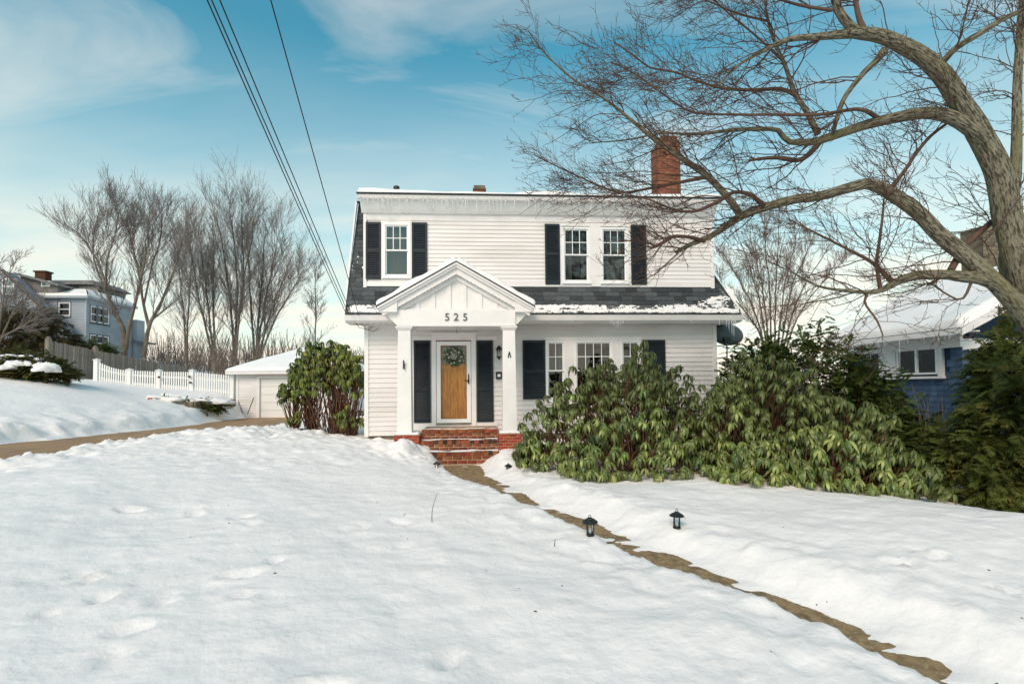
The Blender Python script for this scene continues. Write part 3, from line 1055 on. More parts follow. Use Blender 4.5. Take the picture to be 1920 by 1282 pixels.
def window(u0, u1, z0, z1, v, cols, rows, split, low_split=True, name='window'):
    c = .05
    f = MB()
    f.box(u0, u0 + c, v - .05, v + .1, z0 + c, z1 - c).box(u1 - c, u1, v - .05, v + .1, z0 + c, z1 - c)
    f.box(u0, u1, v - .052, v + .1, z1 - c, z1).box(u0, u1, v - .052, v + .1, z0, z0 + c)
    win = f.build(name, M['vinyl'], house)
    MB().box(u0 - .015, u1 + .015, v - .075, v - .02, z0 - .03, z0 + .012).build('sill', M['vinyl'], win)
    iu0, iu1, iz0, iz1 = u0 + c, u1 - c, z0 + c, z1 - c
    t = .032
    zs = split

    def sash(a0, a1, b0, b1, vv, cols, rows, nm):
        s = MB()
        s.box(a0, a0 + t, vv, vv + .04, b0, b1).box(a1 - t, a1, vv, vv + .04, b0, b1)
        s.box(a0 + t, a1 - t, vv, vv + .04, b0, b0 + t).box(a0 + t, a1 - t, vv, vv + .04, b1 - t, b1)
        s.build(nm, M['vinyl'], win)
        g0, g1, h0, h1 = a0 + t, a1 - t, b0 + t, b1 - t
        mw = .018
        mt = MB()
        cw, rh = (g1 - g0) / cols, (h1 - h0) / rows
        for k in range(1, cols):
            mt.box(g0 + k * cw - mw / 2, g0 + k * cw + mw / 2, vv + .006, vv + .03, h0, h1)
        for k in range(1, rows):
            mt.box(g0, g1, vv + .008, vv + .028, h0 + k * rh - mw / 2, h0 + k * rh + mw / 2)
        if mt.f:
            mt.build('muntin', M['vinyl'], win)
        for i in range(cols):
            for j in range(rows):
                MB().box(g0 + i * cw, g0 + (i + 1) * cw, vv + .014, vv + .019, h0 + j * rh, h0 + (j + 1) * rh).build('pane', M['glass'], win)
    sash(iu0, iu1, zs - .015, iz1, v - .02, cols, rows, 'upper_sash')
    if low_split:
        sash(iu0, iu1, iz0, zs + .015, v + .022, 1, 1, 'lower_sash')
    return win


def shutter(u0, u1, z0, z1, v, rails=(.5,), off=.0):
    st = .045
    f = MB()
    f.box(u0, u0 + st, v - .06, v - .028, z0, z1).box(u1 - st, u1, v - .06, v - .028, z0, z1)
    f.box(u0 + st, u1 - st, v - .058, v - .03, z0, z0 + .09).box(u0 + st, u1 - st, v - .058, v - .03, z1 - .06, z1)
    cuts = [z0 + .09]
    for r_ in rails:
        zr = z0 + (z1 - z0) * r_
        f.box(u0 + st, u1 - st, v - .058, v - .03, zr - .04, zr + .04)
        cuts += [zr - .04, zr + .04]
    cuts.append(z1 - .06)
    sh = f.build('shutter', M['shutter'], house)
    lv = MB()
    for a, b in zip(cuts[::2], cuts[1::2]):
        n = max(2, int((b - a) / .042))
        for k in range(n):
            z = a + (k + .5) * (b - a) / n
            lv.hexa([(u0 + st, v - .054, z - .019), (u1 - st, v - .054, z - .019), (u1 - st, v - .05, z - .021), (u0 + st, v - .05, z - .021),
                     (u0 + st, v - .036, z + .017), (u1 - st, v - .036, z + .017), (u1 - st, v - .032, z + .015), (u0 + st, v - .032, z + .015)])
    lv.build('louvers', M['shutter'], sh)
    MB().box(u0 + st, u1 - st, v - .032, v - .026, z0 + .05, z1 - .03).build('shutter_back', M['shutter'], sh)
    return sh


VD = -.22
w1 = window(.46, 1.11, 4.31, 5.63, VD, 3, 2, 4.97)
w2 = window(4.83, 5.53, 4.19, 5.58, VD, 3, 2, 4.89)
w3 = window(5.79, 6.49, 4.19, 5.58, VD, 3, 2, 4.89)
MB().box(5.53, 5.79, VD - .045, VD + .05, 4.10, 5.60).build('mullion_board', M['trim'], house)
for a, b, z0, z1 in ((.42, .46, 4.26, 5.68), (1.11, 1.15, 4.26, 5.68), (4.78, 4.83, 4.12, 5.62), (6.49, 6.55, 4.12, 5.62)):
    MB().box(a, b, VD - .042, VD, z0, z1).build('casing', M['trim'], house)
MB().box(.42, 1.15, VD - .044, VD, 5.632, 5.685).build('casing', M['trim'], house)
MB().box(4.78, 6.55, VD - .044, VD, 5.60, 5.65).build('casing', M['trim'], house)
for a in ((.055, .41, 4.257, 5.645), (1.155, 1.52, 4.257, 5.645), (4.40, 4.765, 4.147, 5.645), (6.56, 6.94, 4.147, 5.645)):
    shutter(*a, VD)
wavy(4.90, 5.12, 4.24, 5.52, .02).build('curtain', M['curtain'], w2)
wavy(5.36, 5.47, 4.24, 5.52, .05).build('curtain', M['curtain'], w2)
wavy(5.98, 6.44, 4.24, 5.52, .02, 40).build('curtain', M['curtain'], w3)
wavy(5.86, 5.98, 4.24, 5.0, .06, 12, .015, 11).build('curtain', M['curtain_teal'], w3)
wavy(5.84, 5.97, 5.0, 5.52, .06, 12, .015, 11).build('curtain', M['curtain_red'], w3)
bl = MB()
for k in range(48):
    z = 4.34 + k * .0265
    bl.hexa([(.51, -.05, z), (1.06, -.05, z), (1.06, -.046, z), (.51, -.046, z), (.51, -.034, z + .022), (1.06, -.034, z + .022), (1.06, -.03, z + .022), (.51, -.03, z + .022)])
bl.build('blind', M['blind'], w1)

w4 = window(4.42, 4.92, 1.28, 2.79, 0, 2, 2, 2.03)
w5 = window(5.14, 6.12, 1.28, 2.79, 0, 4, 2, 2.03)
w6 = window(6.31, 6.83, 1.28, 2.79, 0, 2, 2, 2.03)
for a, b in ((4.92, 5.14), (6.12, 6.31)):
    MB().box(a, b, -.046, .08, 1.24, 2.80).build('mullion_board', M['trim'], house)
MB().box(4.40, 6.86, -.048, 0, 2.795, 2.86).build('casing', M['trim'], house)
MB().box(4.40, 6.86, -.046, 0, 1.19, 1.248).build('casing', M['trim'], house)
shutter(3.84, 4.40, 1.33, 2.79, 0, (.47,))
shutter(6.88, 7.46, 1.33, 2.79, 0, (.47,))
wavy(4.48, 4.56, 1.33, 2.74, .22, 10, .015, 12).build('curtain', M['curtain'], w4)
wavy(4.78, 4.88, 1.33, 2.74, .22, 10, .015, 12).build('curtain', M['curtain'], w4)
wavy(5.20, 5.36, 1.33, 2.74, .25, 14, .015, 12).build('curtain', M['door_dark'], w5)
wavy(6.62, 6.78, 1.33, 2.74, .22, 14, .015, 12).build('curtain', M['curtain'], w6)

# --- front door
df = MB()
df.box(1.60, 1.705, -.055, .10, .62, 2.80).box(2.565, 2.68, -.055, .10, .62, 2.80).box(1.60, 2.68, -.058, .10, 2.80, 2.94).box(1.57, 2.71, -.075, 0, 2.93, 2.985)
df.box(1.705, 2.565, -.03, .10, .60, .735)
df.build('door_frame', M['trim'], house)
sdm = MB()
sdm.box(1.715, 1.815, -.045, .0, .77, 2.77).box(2.455, 2.555, -.045, .0, .77, 2.77).box(1.815, 2.455, -.044, .0, .77, .865).box(1.815, 2.455, -.044, .0, 2.67, 2.77)
storm = sdm.build('storm_door', M['vinyl'], house)
MB().box(1.705, 2.565, -.06, .0, .735, .762).build('sill', M['concrete'], storm)
MB().box(1.815, 2.455, -.026, -.021, .865, 2.67).build('pane', M['storm_glass'], storm)
MB().box(2.485, 2.51, -.075, -.045, 1.72, 1.96).lathe([(.018, -.05), (.018, .05)], (2.497, -.08, 1.80), 8).box(2.40, 2.50, -.085, -.068, 1.79, 1.815).build('handle', M['black_metal'], storm)
dm = MB().box(1.715, 2.555, .10, .13, .74, 2.79)
door = dm.build('door', M['door_dark'], house)
for a, b in ((1.72, 1.85), (2.42, 2.55)):
    MB().box(a, b, .07, .10, .75, 2.79).build('stile', M['door_wood'], door)
for a, b in ((.75, .95), (2.10, 2.20), (2.66, 2.79)):
    MB().box(1.85, 2.42, .072, .10, a, b).build('rail', M['door_wood'], door)
for k in range(3):
    MB().box(1.853 + k * .19, 2.038 + k * .19, .082 + .003 * (k % 2), .10, .95, 2.10).build('plank', M['door_wood'], door)
for k in range(3):
    MB().box(1.86 + k * .188, 2.03 + k * .188, .085, .095, 2.21, 2.65).build('pane', M['glass'], door)
MB().box(2.46, 2.50, .04, .07, 1.55, 1.75).lathe([(.03, -.03), (.04, 0), (.03, .03)], (2.48, .03, 1.60), 10).build('door_knob', M['black_metal'], door)
shutter(1.165, 1.57, .785, 2.79, 0, (.40,))
shutter(2.70, 3.105, .785, 2.79, 0, (.40,))
MB().box(1.1, 1.6, -.034, 0, .60, .78).box(2.68, 3.2, -.034, 0, .60, .78).box(1.1, 1.6, -.034, 0, 2.80, 2.90).box(2.71, 3.2, -.034, 0, 2.80, 2.90).build('panel_board', M['trim'], house)

# --- porch
pu0, pu1, pua = .57, 3.98, 2.275
pz, pa = 3.42, 4.40


def chevron(d0, d1, v0, v1, inset=0.0):
    k = (pa - pz) / (pua - pu0)
    l, r_ = pu0 + inset, pu1 - inset
    zl = pz + k * inset
    mb = MB()
    mb.hexa([(l, v0, zl - d1), (pua, v0, pa - d1), (pua, v1, pa - d1), (l, v1, zl - d1), (l, v0, zl - d0), (pua, v0, pa - d0), (pua, v1, pa - d0), (l, v1, zl - d0)])
    mb.hexa([(pua, v0, pa - d1), (r_, v0, zl - d1), (r_, v1, zl - d1), (pua, v1, pa - d1), (pua, v0, pa - d0), (r_, v0, zl - d0), (r_, v1, zl - d0), (pua, v1, pa - d0)])
    return mb


chevron(0, .022, -1.58, -.15, -.02).build('porch_roof', M['roof_dark'], house)
chevron(.023, .075, -1.565, -.18).build('crown_moulding', M['trim'], house)
chevron(.076, .13, -1.53, -.18, .03).build('rake_fascia', M['trim'], house)
chevron(.131, .27, -1.47, -1.30, .10).build('rake_frieze', M['trim'], house)
chevron(.271, .37, -1.37, -1.30, .42).build('rake_board', M['trim'], house)
MB().prism([(1.0, -1.30, 3.33), (3.55, -1.30, 3.33), (3.55, -1.30, 3.52), (pua, -1.30, 4.22), (1.0, -1.30, 3.52)], (0, .06, 0)).build('pediment', M['trim'], house)
for k in (-3.5, -2.5, -1.5, -.5, .5, 1.5, 2.5, 3.5):
    u = pua + k * .345
    zt = 4.40 - .33 - abs(u - pua) * .575
    if zt > 3.40:
        MB().box(u - .045, u + .045, -1.325, -1.299, 3.38, zt).build('batten', M['trim'], house)
MB().box(.985, 3.57, -1.42, -1.08, 3.0, 3.345).build('porch_beam', M['trim'], house)
MB().box(1.0, 3.555, -1.335, -1.299, 3.345, 3.385).build('beam_cap', M['trim'], house)
MB().box(.97, 3.585, -1.44, -1.06, 2.985, 3.015).build('beam_moulding', M['trim'], house)
for a, b in ((.985, 1.24), (3.31, 3.57)):
    MB().box(a, b, -1.08, 0, 3.02, 3.34).build('porch_beam', M['trim'], house)
MB().box(1.24, 3.31, -1.08, 0, 3.04, 3.06).build('porch_ceiling', M['trim'], house)
for s, o in ((1, pu0), (-1, pu1)):
    q = [(0, 3.405), (.42, 3.645), (.42, 3.29), (.03, 3.29), (0, 3.33)]
    MB().prism([(o + s * a, -1.38, z) for a, z in [(.12, 3.289), (.42, 3.289), (.42, 3.03), (.38, 3.03)]], (0, 1.1, 0)).build('porch_soffit', M['soffit'], house)
    MB().prism([(o + s * a, -1.50, z) for a, z in q], (0, 1.2, 0)).build('cornice_return', M['trim'], house)


def column(uc, h=2.90):
    z0 = .655
    prof = [(z0, .158), (h - .0, .135)]
    mb = MB()
    v0 = -1.245
    b, t_ = .158, .135
    mb.hexa([(uc - b, v0 - b, z0), (uc + b, v0 - b, z0), (uc + b, v0 + b, z0), (uc - b, v0 + b, z0),
             (uc - t_, v0 - t_, h), (uc + t_, v0 - t_, h), (uc + t_, v0 + t_, h), (uc - t_, v0 + t_, h)])
    c = mb.build('porch_column', M['trim'], house)
    cp = MB()
    cp.hexa([(uc - .14, v0 - .14, h), (uc + .14, v0 - .14, h), (uc + .14, v0 + .14, h), (uc - .14, v0 + .14, h),
             (uc - .185, v0 - .185, h + .055), (uc + .185, v0 - .185, h + .055), (uc + .185, v0 + .185, h + .055), (uc - .185, v0 + .185, h + .055)])
    cp.box(uc - .185, uc + .185, v0 - .185, v0 + .185, h + .055, h + .084)
    cp.build('capital', M['trim'], c)
    return c


col1 = column(1.125)
col2 = column(3.425)
MB().box(1.105, 1.14, -1.43, -1.39, 2.10, 2.17).tube([(1.122, -1.40, 2.2), (1.122, -1.43, 2.15), (1.122, -1.47, 2.24)], .014, 6).tube([(1.122, -1.43, 2.12), (1.122, -1.44, 2.05)], .02, 6).build('flag_bracket', M['black_metal'], col1)
MB().tube([(3.43, -1.385, 2.42), (3.40, -1.40, 2.29)], .012, 6).tube([(3.43, -1.385, 2.42), (3.46, -1.40, 2.29)], .012, 6).build('hook', M['black_metal'], col2)
for sgn in (1, -1):
    e = pu0 - .01 if sgn > 0 else pu1 + .01
    cs = [(e, -1.57, pz), (pua, -1.57, pa + .002), (pua, -.2, pa + .002), (e, -.2, pz)]
    if sgn < 0:
        cs = [cs[1], cs[0], cs[3], cs[2]]
    slab('porch_snow', cs, .13, 70, 36, M['roof_snow'], house, .16, .45, 2.2, 4, ('r', 't') if sgn > 0 else ('l', 't'))


def text_mesh(txt, size, depth):
    c = bpy.data.curves.new('digits', 'FONT')
    c.body = txt
    c.size = size
    c.extrude = depth
    c.align_x = 'CENTER'
    o = bpy.data.objects.new('digits', c)
    COL.objects.link(o)
    dg = bpy.context.evaluated_depsgraph_get()
    me = bpy.data.meshes.new_from_object(o.evaluated_get(dg))
    bpy.data.objects.remove(o)
    bpy.data.curves.remove(c)
    return me


for ch_, u in (('5', 2.065), ('2', 2.262), ('5', 2.460)):
    me = text_mesh(ch_, .235, .008)
    o = put('house_number', me, M['number'], house, (u, -1.432, 3.107))
    o.rotation_euler = (math.pi / 2, 0, 0)

sl = MB()
for s__ in (-1, 1):
    q0 = None
    for k in range(33):
        f_ = k / 32
        u = pua + s__ * (.02 + 1.22 * f_)
        p_ = (u, -1.48, pa - .285 - abs(u - pua) * .575 - .008 * math.sin(k * 2.2))
        if k % 2 == 0:
            sl.lathe([(.002, -.014), (.008, -.006), (.007, .004), (.002, .010)], p_, 5)
        if q0:
            sl.tube([q0, p_], .0022, 3, False)
        q0 = p_
sl.build('string_lights', M['number'], house)

# --- icicles
ic = []
for k in range(3):
    mb = MB()
    n = 6
    zz = np.linspace(0, -1, n)
    mb.tube([(.15 * math.sin(3 * z + k) * .02, 0, z) for z in zz], [(.011 * (1 + z) ** .8 + .0012) * (1 + .2 * math.sin(9 * z + k)) for z in zz], 5)
    me = mb.mesh('icicle', True)
    me.materials.append(M['ice'])
    ic.append(me)


def icicle(u, v, z, ln, wd=1.0):
    o = put('icicle', random.choice(ic), None, house, (u, v, z))
    o.scale = (wd, wd, ln)


for k in range(230):
    u = random.uniform(-.02, 8.6)
    dens = .5 + .5 * math.sin(u * 2.1 + 1) + (.6 if u < 4.5 else 0)
    icicle(u, -.59 + random.uniform(-.012, .02), 6.13, random.choice((.10, .16, .22, .30, .38, .30, .46)) * random.uniform(.6, 1.15) * (.6 + .5 * dens / 1.6), random.uniform(.5, .9))
for u, ln in ((5.93, .12), (5.98, .16), (6.02, .2), (6.08, .22), (6.12, .2), (6.17, .17), (6.23, .12), (8.80, .2), (8.86, .3), (8.93, .42), (8.98, .5), (9.02, .2), (8.62, .14), (7.9, .08), (5.0, .07)):
    icicle(u, -.60, 3.22, ln, .9)

# ------------------------------------------------------------------ front steps (brick)
steps = thing('front_steps', 'red brick front steps between two square brick piers', 'steps', HO, HA)
sm = MB()
SV = [(-1.15, .70), (-1.45, .49), (-1.75, .275)]
sm.box(1.47, 3.17, -1.14, -.02, -.2, .69).box(1.47, 3.17, -1.44, -1.14, -.2, .48).box(1.47, 3.17, -1.74, -1.44, -.2, .265)
core = sm.build('step_core', M['mortar'], steps)
for i, (v, zt) in enumerate(SV):
    zb = (SV[i + 1][1] if i < 2 else .02)
    # lower courses of the riser, laid flat
    brick_face(core, 'step', M['brick_step'], (1.475, v + .012), 0, 1.69, zb + .004, zt - .078, bl=.205, bh=(zt - .082 - zb) / 2, proud=.006)
    # tread course on edge, its nosing proud of the riser
    x = 1.475
    while x < 3.16:
        wd = .098 if i else .2
        wd = min(wd, 3.168 - x)
        dk = random.random() < (.14 if i else .02)
        brick(core, 'dark' if dk else 'step', (wd - .008, .29, .078), M['brick_dark'] if dk else M['brick_step'], (x, v - .012 + random.uniform(-.004, .004), zt - .078))
        x += wd
for u0, u1 in ((.915, 1.468), (3.175, 3.70)):
    pm = MB().box(u0 + .006, u1 - .006, -1.515, -.9, -.25, .632)
    pier = pm.build('brick_pier', M['mortar'], steps)
    brick_face(pier, 'pier', M['brick'], (u0 + .006, -1.515), 0, u1 - u0 - .012, -.09, .632)
    if u0 < 2:
        brick_face(pier, 'pier', M['brick'], (u1 - .006, -1.515), math.pi / 2, .6, .02, .632)
    else:
        brick_face(pier, 'pier', M['brick'], (u0 + .006, -.915), -math.pi / 2, .6, .02, .632)
    slab('snow_cap', [(u0 + .02, -1.50, .633), (u1 - .02, -1.50, .633), (u1 - .02, -.95, .633), (u0 + .02, -.95, .633)], .028, 26, 26, M['roof_snow'], pier, .05, .9, 6, 12)
for v, z, T_ in ((-1.44, .490, .016), (-1.74, .275, .02), (-1.13, .700, .012)):
    U, S = np.meshgrid(np.linspace(1.48, 3.16, 120), np.linspace(0, .27, 14))
    Z = z - .012 + T_ * 1.6 * np.clip(fbm(U * 3, S * 8 + z * 9, 19, 4) + .25 + .5 * (S / .27), -.3, 1)
    Vv = np.stack([U, v + S, Z], -1).reshape(-1, 3)
    i = np.arange(13)[:, None] * 120 + np.arange(119)[None]
    put('step_snow', mesh_np('step_snow', Vv, np.stack([i, i + 1, i + 121, i + 120], -1).reshape(-1, 4), True), M['roof_snow'], steps)

# ------------------------------------------------------------------ things on the house
wl = thing('wall_lantern', 'black wall lantern beside the front door, half behind the right porch column', 'lantern', hw(3.25, -.03, 2.55), HA)
MB().lathe([(.055, -.01), (.055, .01)], (0, 0, 0), 12).build('back_plate', M['black_metal'], wl).rotation_euler = (math.pi / 2, 0, 0)
MB().tube([(0, 0, 0), (0, -.08, .10), (0, -.13, .08)], .012, 6).build('arm', M['black_metal'], wl)
MB().lathe([(.02, .10), (.075, .02), (.08, 0), (.06, -.005)], (0, -.13, 0), 10).build('cap', M['black_metal'], wl)
MB().lathe([(.055, -.01), (.05, -.16)], (0, -.13, 0), 8).build('globe', M['glass'], wl)
for k in range(4):
    a = k * math.pi / 2 + .4
    MB().tube([(.056 * math.cos(a), -.13 + .056 * math.sin(a), 0), (.052 * math.cos(a), -.13 + .052 * math.sin(a), -.16)], .006, 5).build('bar', M['black_metal'], wl)
MB().lathe([(.058, -.16), (.062, -.18), (.03, -.21), (.012, -.25)], (0, -.13, 0), 10).build('base', M['black_metal'], wl)
pn = thing('porch_pendant', 'small hanging hook lamp under the porch ceiling above the door', 'lamp', hw(2.24, -.62, 3.035), HA)
MB().tube([(0, 0, 0), (0, 0, -.06)], .006, 6).build('stem', M['grey_metal'], pn)
MB().lathe([(.015, -.05), (.026, -.07), (.022, -.10), (.008, -.12)], (0, 0, 0), 10).build('bulb_holder', M['grey_metal'], pn)
mbx = thing('mailbox', 'small black mailbox with a pale card on the wall by the door', 'mailbox', hw(3.245, -.03, 1.84), HA)
MB().box(-.075, .075, -.06, 0, 0, .145).hexa([(-.078, -.065, .145), (.078, -.065, .145), (.078, 0, .145), (-.078, 0, .145), (-.078, -.05, .155), (.078, -.05, .155), (.078, 0, .175), (-.078, 0, .175)]).build('box', M['black_metal'], mbx)
MB().box(-.035, .04, -.064, -.06, .045, .115).build('card', M['white_vinyl'], mbx)

wr = thing('wreath', 'green wreath with cream flowers hanging on the front door', 'wreath', hw(2.145, .045, 2.40), HA)
lv = MB()
for k in range(420):
    a = random.uniform(0, 6.28)
    r_ = random.gauss(.165, .038)
    c = np.array((r_ * math.cos(a), random.uniform(-.05, .03), r_ * math.sin(a)))
    d = np.array((math.cos(a + random.uniform(-1, 1.3)), random.uniform(-.7, .2), math.sin(a + random.uniform(-1, 1.3))))
    d /= np.linalg.norm(d)
    s = np.cross(d, (0, 1, 0))
    s /= np.linalg.norm(s) + 1e-6
    ln, wd = random.uniform(.04, .075), random.uniform(.008, .015)
    lv.poly([c, c + d * ln * .5 + s * wd, c + d * ln, c + d * ln * .5 - s * wd])
lv.build('leaves', M['wreath_leaf'], wr)
for k in range(9):
    a = k * .7 + random.uniform(-.2, .2)
    r_ = random.uniform(.10, .19)
    MB().lathe([(.004, -.02), (.022, -.012), (.030, .0), (.018, .014), (.004, .018)], (0, 0, 0), 9).build('flower', M['flower'], wr, (r_ * math.cos(a), -.055, r_ * math.sin(a)), True)
for k in range(4):
    a = 4.0 + k * .5
    MB().lathe([(.006, -.03), (.026, -.01), (.02, .02), (.005, .04)], (0, 0, 0), 8).build('pine_cone', M['cone'], wr, (.11 * math.cos(a), -.05, .11 * math.sin(a)), True)

dish = thing('satellite_dish', 'dark grey satellite dish on a bracket at the right corner of the house', 'satellite dish', hw(8.86, .25, 2.66), HA)
dp = MB()
segs, rings = 28, 7
pts = []
for i in range(rings + 1):
    t = i / rings
    for k in range(segs):
        a = 6.2832 * k / segs
        pts.append((.47 * t * math.cos(a), .10 * t * t, .30 * t * math.sin(a)))
dp.v = pts + [(x, y + .012, z) for x, y, z in pts]
nn = len(pts)
for i in range(rings):
    for k in range(segs):
        k2 = (k + 1) % segs
        q = (i * segs + k, i * segs + k2, (i + 1) * segs + k2, (i + 1) * segs + k)
        dp.f.append(q)
        dp.f.append(tuple(nn + j for j in q[::-1]))
for k in range(segs):
    k2 = (k + 1) % segs
    dp.f.append((rings * segs + k, rings * segs + k2, nn + rings * segs + k2, nn + rings * segs + k))
do = dp.build('reflector', M['dish'], dish, (.42, 0, .32), True)
do.rotation_euler = (R(-8), R(6), R(4))
MB().tube([(.30, -.02, .14), (.16, -.05, .10), (.30, -.12, .0), (.02, .05, -.02)], .014, 6).tube([(.36, -.03, .2), (.36, -.06, .05)], .03, 6).box(.26, .42, -.07, .0, .08, .2).build('mount', M['black_metal'], dish)
MB().tube([(.36, .0, .12), (.36, .02, -.5)], .02, 8).tube([(.36, .0, -.3), (.0, .08, -.35)], .016, 6).build('mast', M['grey_metal'], dish)
MB().tube([(.42, .02, .03), (.45, -.30, .02)], .012, 6).box(.42, .48, -.36, -.29, .0, .06).build('feed_arm', M['black_metal'], dish)

# ------------------------------------------------------------------ overhead cables
CAB = [((396, 0), (649, 588), 5.0, 12.05, 'leftmost black overhead cable of the close trio reaching the house eave'),
       ((404, 0), (656, 594), 5.05, 12.1, 'middle black overhead cable of the close trio reaching the house eave'),
       ((419, 0), (664, 601), 5.15, 12.15, 'rightmost black overhead cable of the close trio reaching the house eave'),
       ((512, 0), (676, 604), 5.4, 12.2, 'single black overhead cable running apart to the right of the trio')]
for (a, b, ya, yb, lab) in CAB:
    p, q = at(*a, ya), at(*b, yb)
    d = p - q
    far = q + d * 2.6
    pts = [q + (far - q) * t - np.array((0, 0, .10 * math.sin(math.pi * min(1, t)))) for t in np.linspace(0, 1, 26)]
    # the last half metre sags into a drip loop at the eave
    c = MB().tube(pts, .0072, 6).build('overhead_cable', M['cable'], None, smooth=True)
    tag(c, lab, 'cable', 'overhead service cables')
    MB().tube([q, q + np.array((.10, .08, -.16)), q + np.array((.28, .16, -.20)), q + np.array((.38, .24, -.12))], .007, 6).build('drip_loop', M['cable'], c, smooth=True)

# ------------------------------------------------------------------ solar lanterns
def lantern(px, py, Y, scale, label, tilt=(0, 0), sink=0.0):
    for Y in np.arange(Y - 1.2, Y + 2.5, .02):          # walk out until the sight line meets the snow
        p = at(px, py, Y)
        if p[2] < gz(p[0], p[1]) + .005:
            break
    t = thing('path_lantern', label, 'lantern', (p[0], p[1], p[2] - sink), random.uniform(0, 1), 'lanterns along the garden path')
    t.scale = (scale,) * 3
    t.rotation_euler = (tilt[0], tilt[1], t.rotation_euler[2])
    MB().tube([(0, 0, -.22), (0, 0, .01)], .009, 6).build('stake', M['black_metal'], t)
    MB().lathe([(.035, -.012), (.044, 0), (.044, .018), (.030, .026)], (0, 0, 0), 14).build('base', M['black_metal'], t)
    for k in range(4):
        a = k * math.pi / 2 + .3
        MB().tube([(.046 * math.cos(a), .046 * math.sin(a), .014), (.046 * math.cos(a), .046 * math.sin(a), .135)], .005, 5).build('post', M['black_metal'], t)
    MB().lathe([(.034, .022), (.034, .135)], (0, 0, 0), 14).build('globe', M['glass'], t)
    MB().lathe([(.010, .02), (.016, .05), (.010, .08)], (0, 0, 0), 8).build('bulb', M['vinyl'], t)
    MB().lathe([(.05, .132), (.083, .136), (.085, .145), (.058, .168), (.034, .178), (.03, .186), (.012, .192)], (0, 0, 0), 18).build('cap', M['black_metal'], t)
    MB().tube([(.014 * math.cos(a), 0, .204 + .014 * math.sin(a)) for a in np.linspace(-1.2, 4.3, 9)], .0035, 5).build('ring', M['black_metal'], t)
    return t


lantern(1107, 1003, 5.56, 1.0, 'black lantern standing at the edge of the bare path, nearest of the four', (R(2), R(-3)))
lantern(1269, 990, 5.87, 1.0, 'black lantern standing alone in the snow right of the path', (R(-2), R(2)), .0)
lantern(953, 878, 9.75, .88, 'black lantern sunk to its cap in snow below the green shrub', (0, 0), .08)
lantern(818, 877, 10.15, .85, 'black lantern leaning in snow by the foot of the brick steps', (R(-14), R(16)), .05)

# twigs poking out of the snow
for (a, b, Y, lab, bend) in (((811, 989), (820, 924), 5.9, 'tall bare twig sticking up from the open snow', .03), ((752, 979), (761, 960), 6.1, 'short bare twig left of the tall one in the snow', .01),
                             ((1040, 1021), (1042, 1010), 5.2, 'tiny twig in the snow left of the nearest lantern', .004)):
    p, q = at(*a, Y), at(*b, Y)
    pts = [p + (q - p) * t + np.array((-bend * math.sin(math.pi * t), 0, 0)) for t in np.linspace(-.25, 1, 8)]
    o = MB().tube(pts, np.linspace(.006, .0022, 8), 5).build('snow_twig', M['dead'])
    tag(o, lab, 'twig', 'twigs poking out of the snow')
db = MB()
for _ in range(60):
    x, y = random.uniform(-5, 5), random.uniform(2.6, 9)
    z = gz(x, y)
    s = random.uniform(.006, .014)
    a = random.uniform(0, 3.1)
    c, d = math.cos(a) * s, math.sin(a) * s
    db.hexa([(x - c, y - d, z - .004), (x + d * .4, y - c * .4, z - .004), (x + c, y + d, z - .004), (x - d * .4, y + c * .4, z - .004),
             (x - c, y - d, z + .004), (x + d * .4, y - c * .4, z + .006), (x + c, y + d, z + .005), (x - d * .4, y + c * .4, z + .006)])
o = db.build('leaf_litter', M['dead'])
o['kind'] = 'stuff'
tag(o, 'scattered dark specks of bark and leaf on the snow', 'leaf litter')


# ------------------------------------------------------------------ bare trees
def unit(a):
    return a / (np.linalg.norm(a, axis=-1, keepdims=True) + 1e-9)


def spawn(Pp, Rp, cnt, tmin, tmax, Lr, ang, bend, n, jit, rr, rfac=.55, flat=None, bias=None, tpow=1.0, rend=.35, rmin=.003):
    """children of the centre lines Pp (N,n,3) with radii Rp (N,n)"""
    N, m, _ = Pp.shape
    idx = np.repeat(np.arange(N), cnt)
    K = len(idx)
    t = tmin + (tmax - tmin) * rr.random(K) ** tpow
    f = t * (m - 1)
    i0 = np.minimum(f.astype(int), m - 2)
    fr = (f - i0)[:, None]
    pos = Pp[idx, i0] * (1 - fr) + Pp[idx, i0 + 1] * fr
    rad = Rp[idx, i0] * (1 - fr[:, 0]) + Rp[idx, i0 + 1] * fr[:, 0]
    tan = unit(Pp[idx, i0 + 1] - Pp[idx, i0])
    rnd = rr.normal(size=(K, 3))
    if flat is not None:
        rnd = rnd * np.array(flat)
    perp = unit(rnd - (rnd * tan).sum(1, keepdims=True) * tan)
    th = rr.uniform(ang[0], ang[1], K)[:, None]
    d = tan * np.cos(th) + perp * np.sin(th)
    if bias is not None:
        d = d + np.array(bias)
    d = unit(d)
    ln = (rr.uniform(Lr[0], Lr[1], K) * (1.15 - .55 * t))[:, None]
    out = np.empty((K, n, 3))
    out[:, 0] = pos
    bv = np.array(bend)
    for k in range(1, n):
        d = unit(d + bv / (n - 1) + rr.normal(size=(K, 3)) * jit)
        out[:, k] = out[:, k - 1] + d * ln / (n - 1)
    r0 = np.maximum(rad * rfac, rmin)[:, None]
    RR = r0 * np.linspace(1, rend, n)[None]
    return out, np.maximum(RR, rmin * .7)


def tree_mesh(name, groups, m, parent):
    parts = [tube_arrays(P_, R_, s_) for P_, R_, s_ in groups]
    v, f = join_np(parts)
    return put(name, mesh_np(name, v, f, True), m, parent)


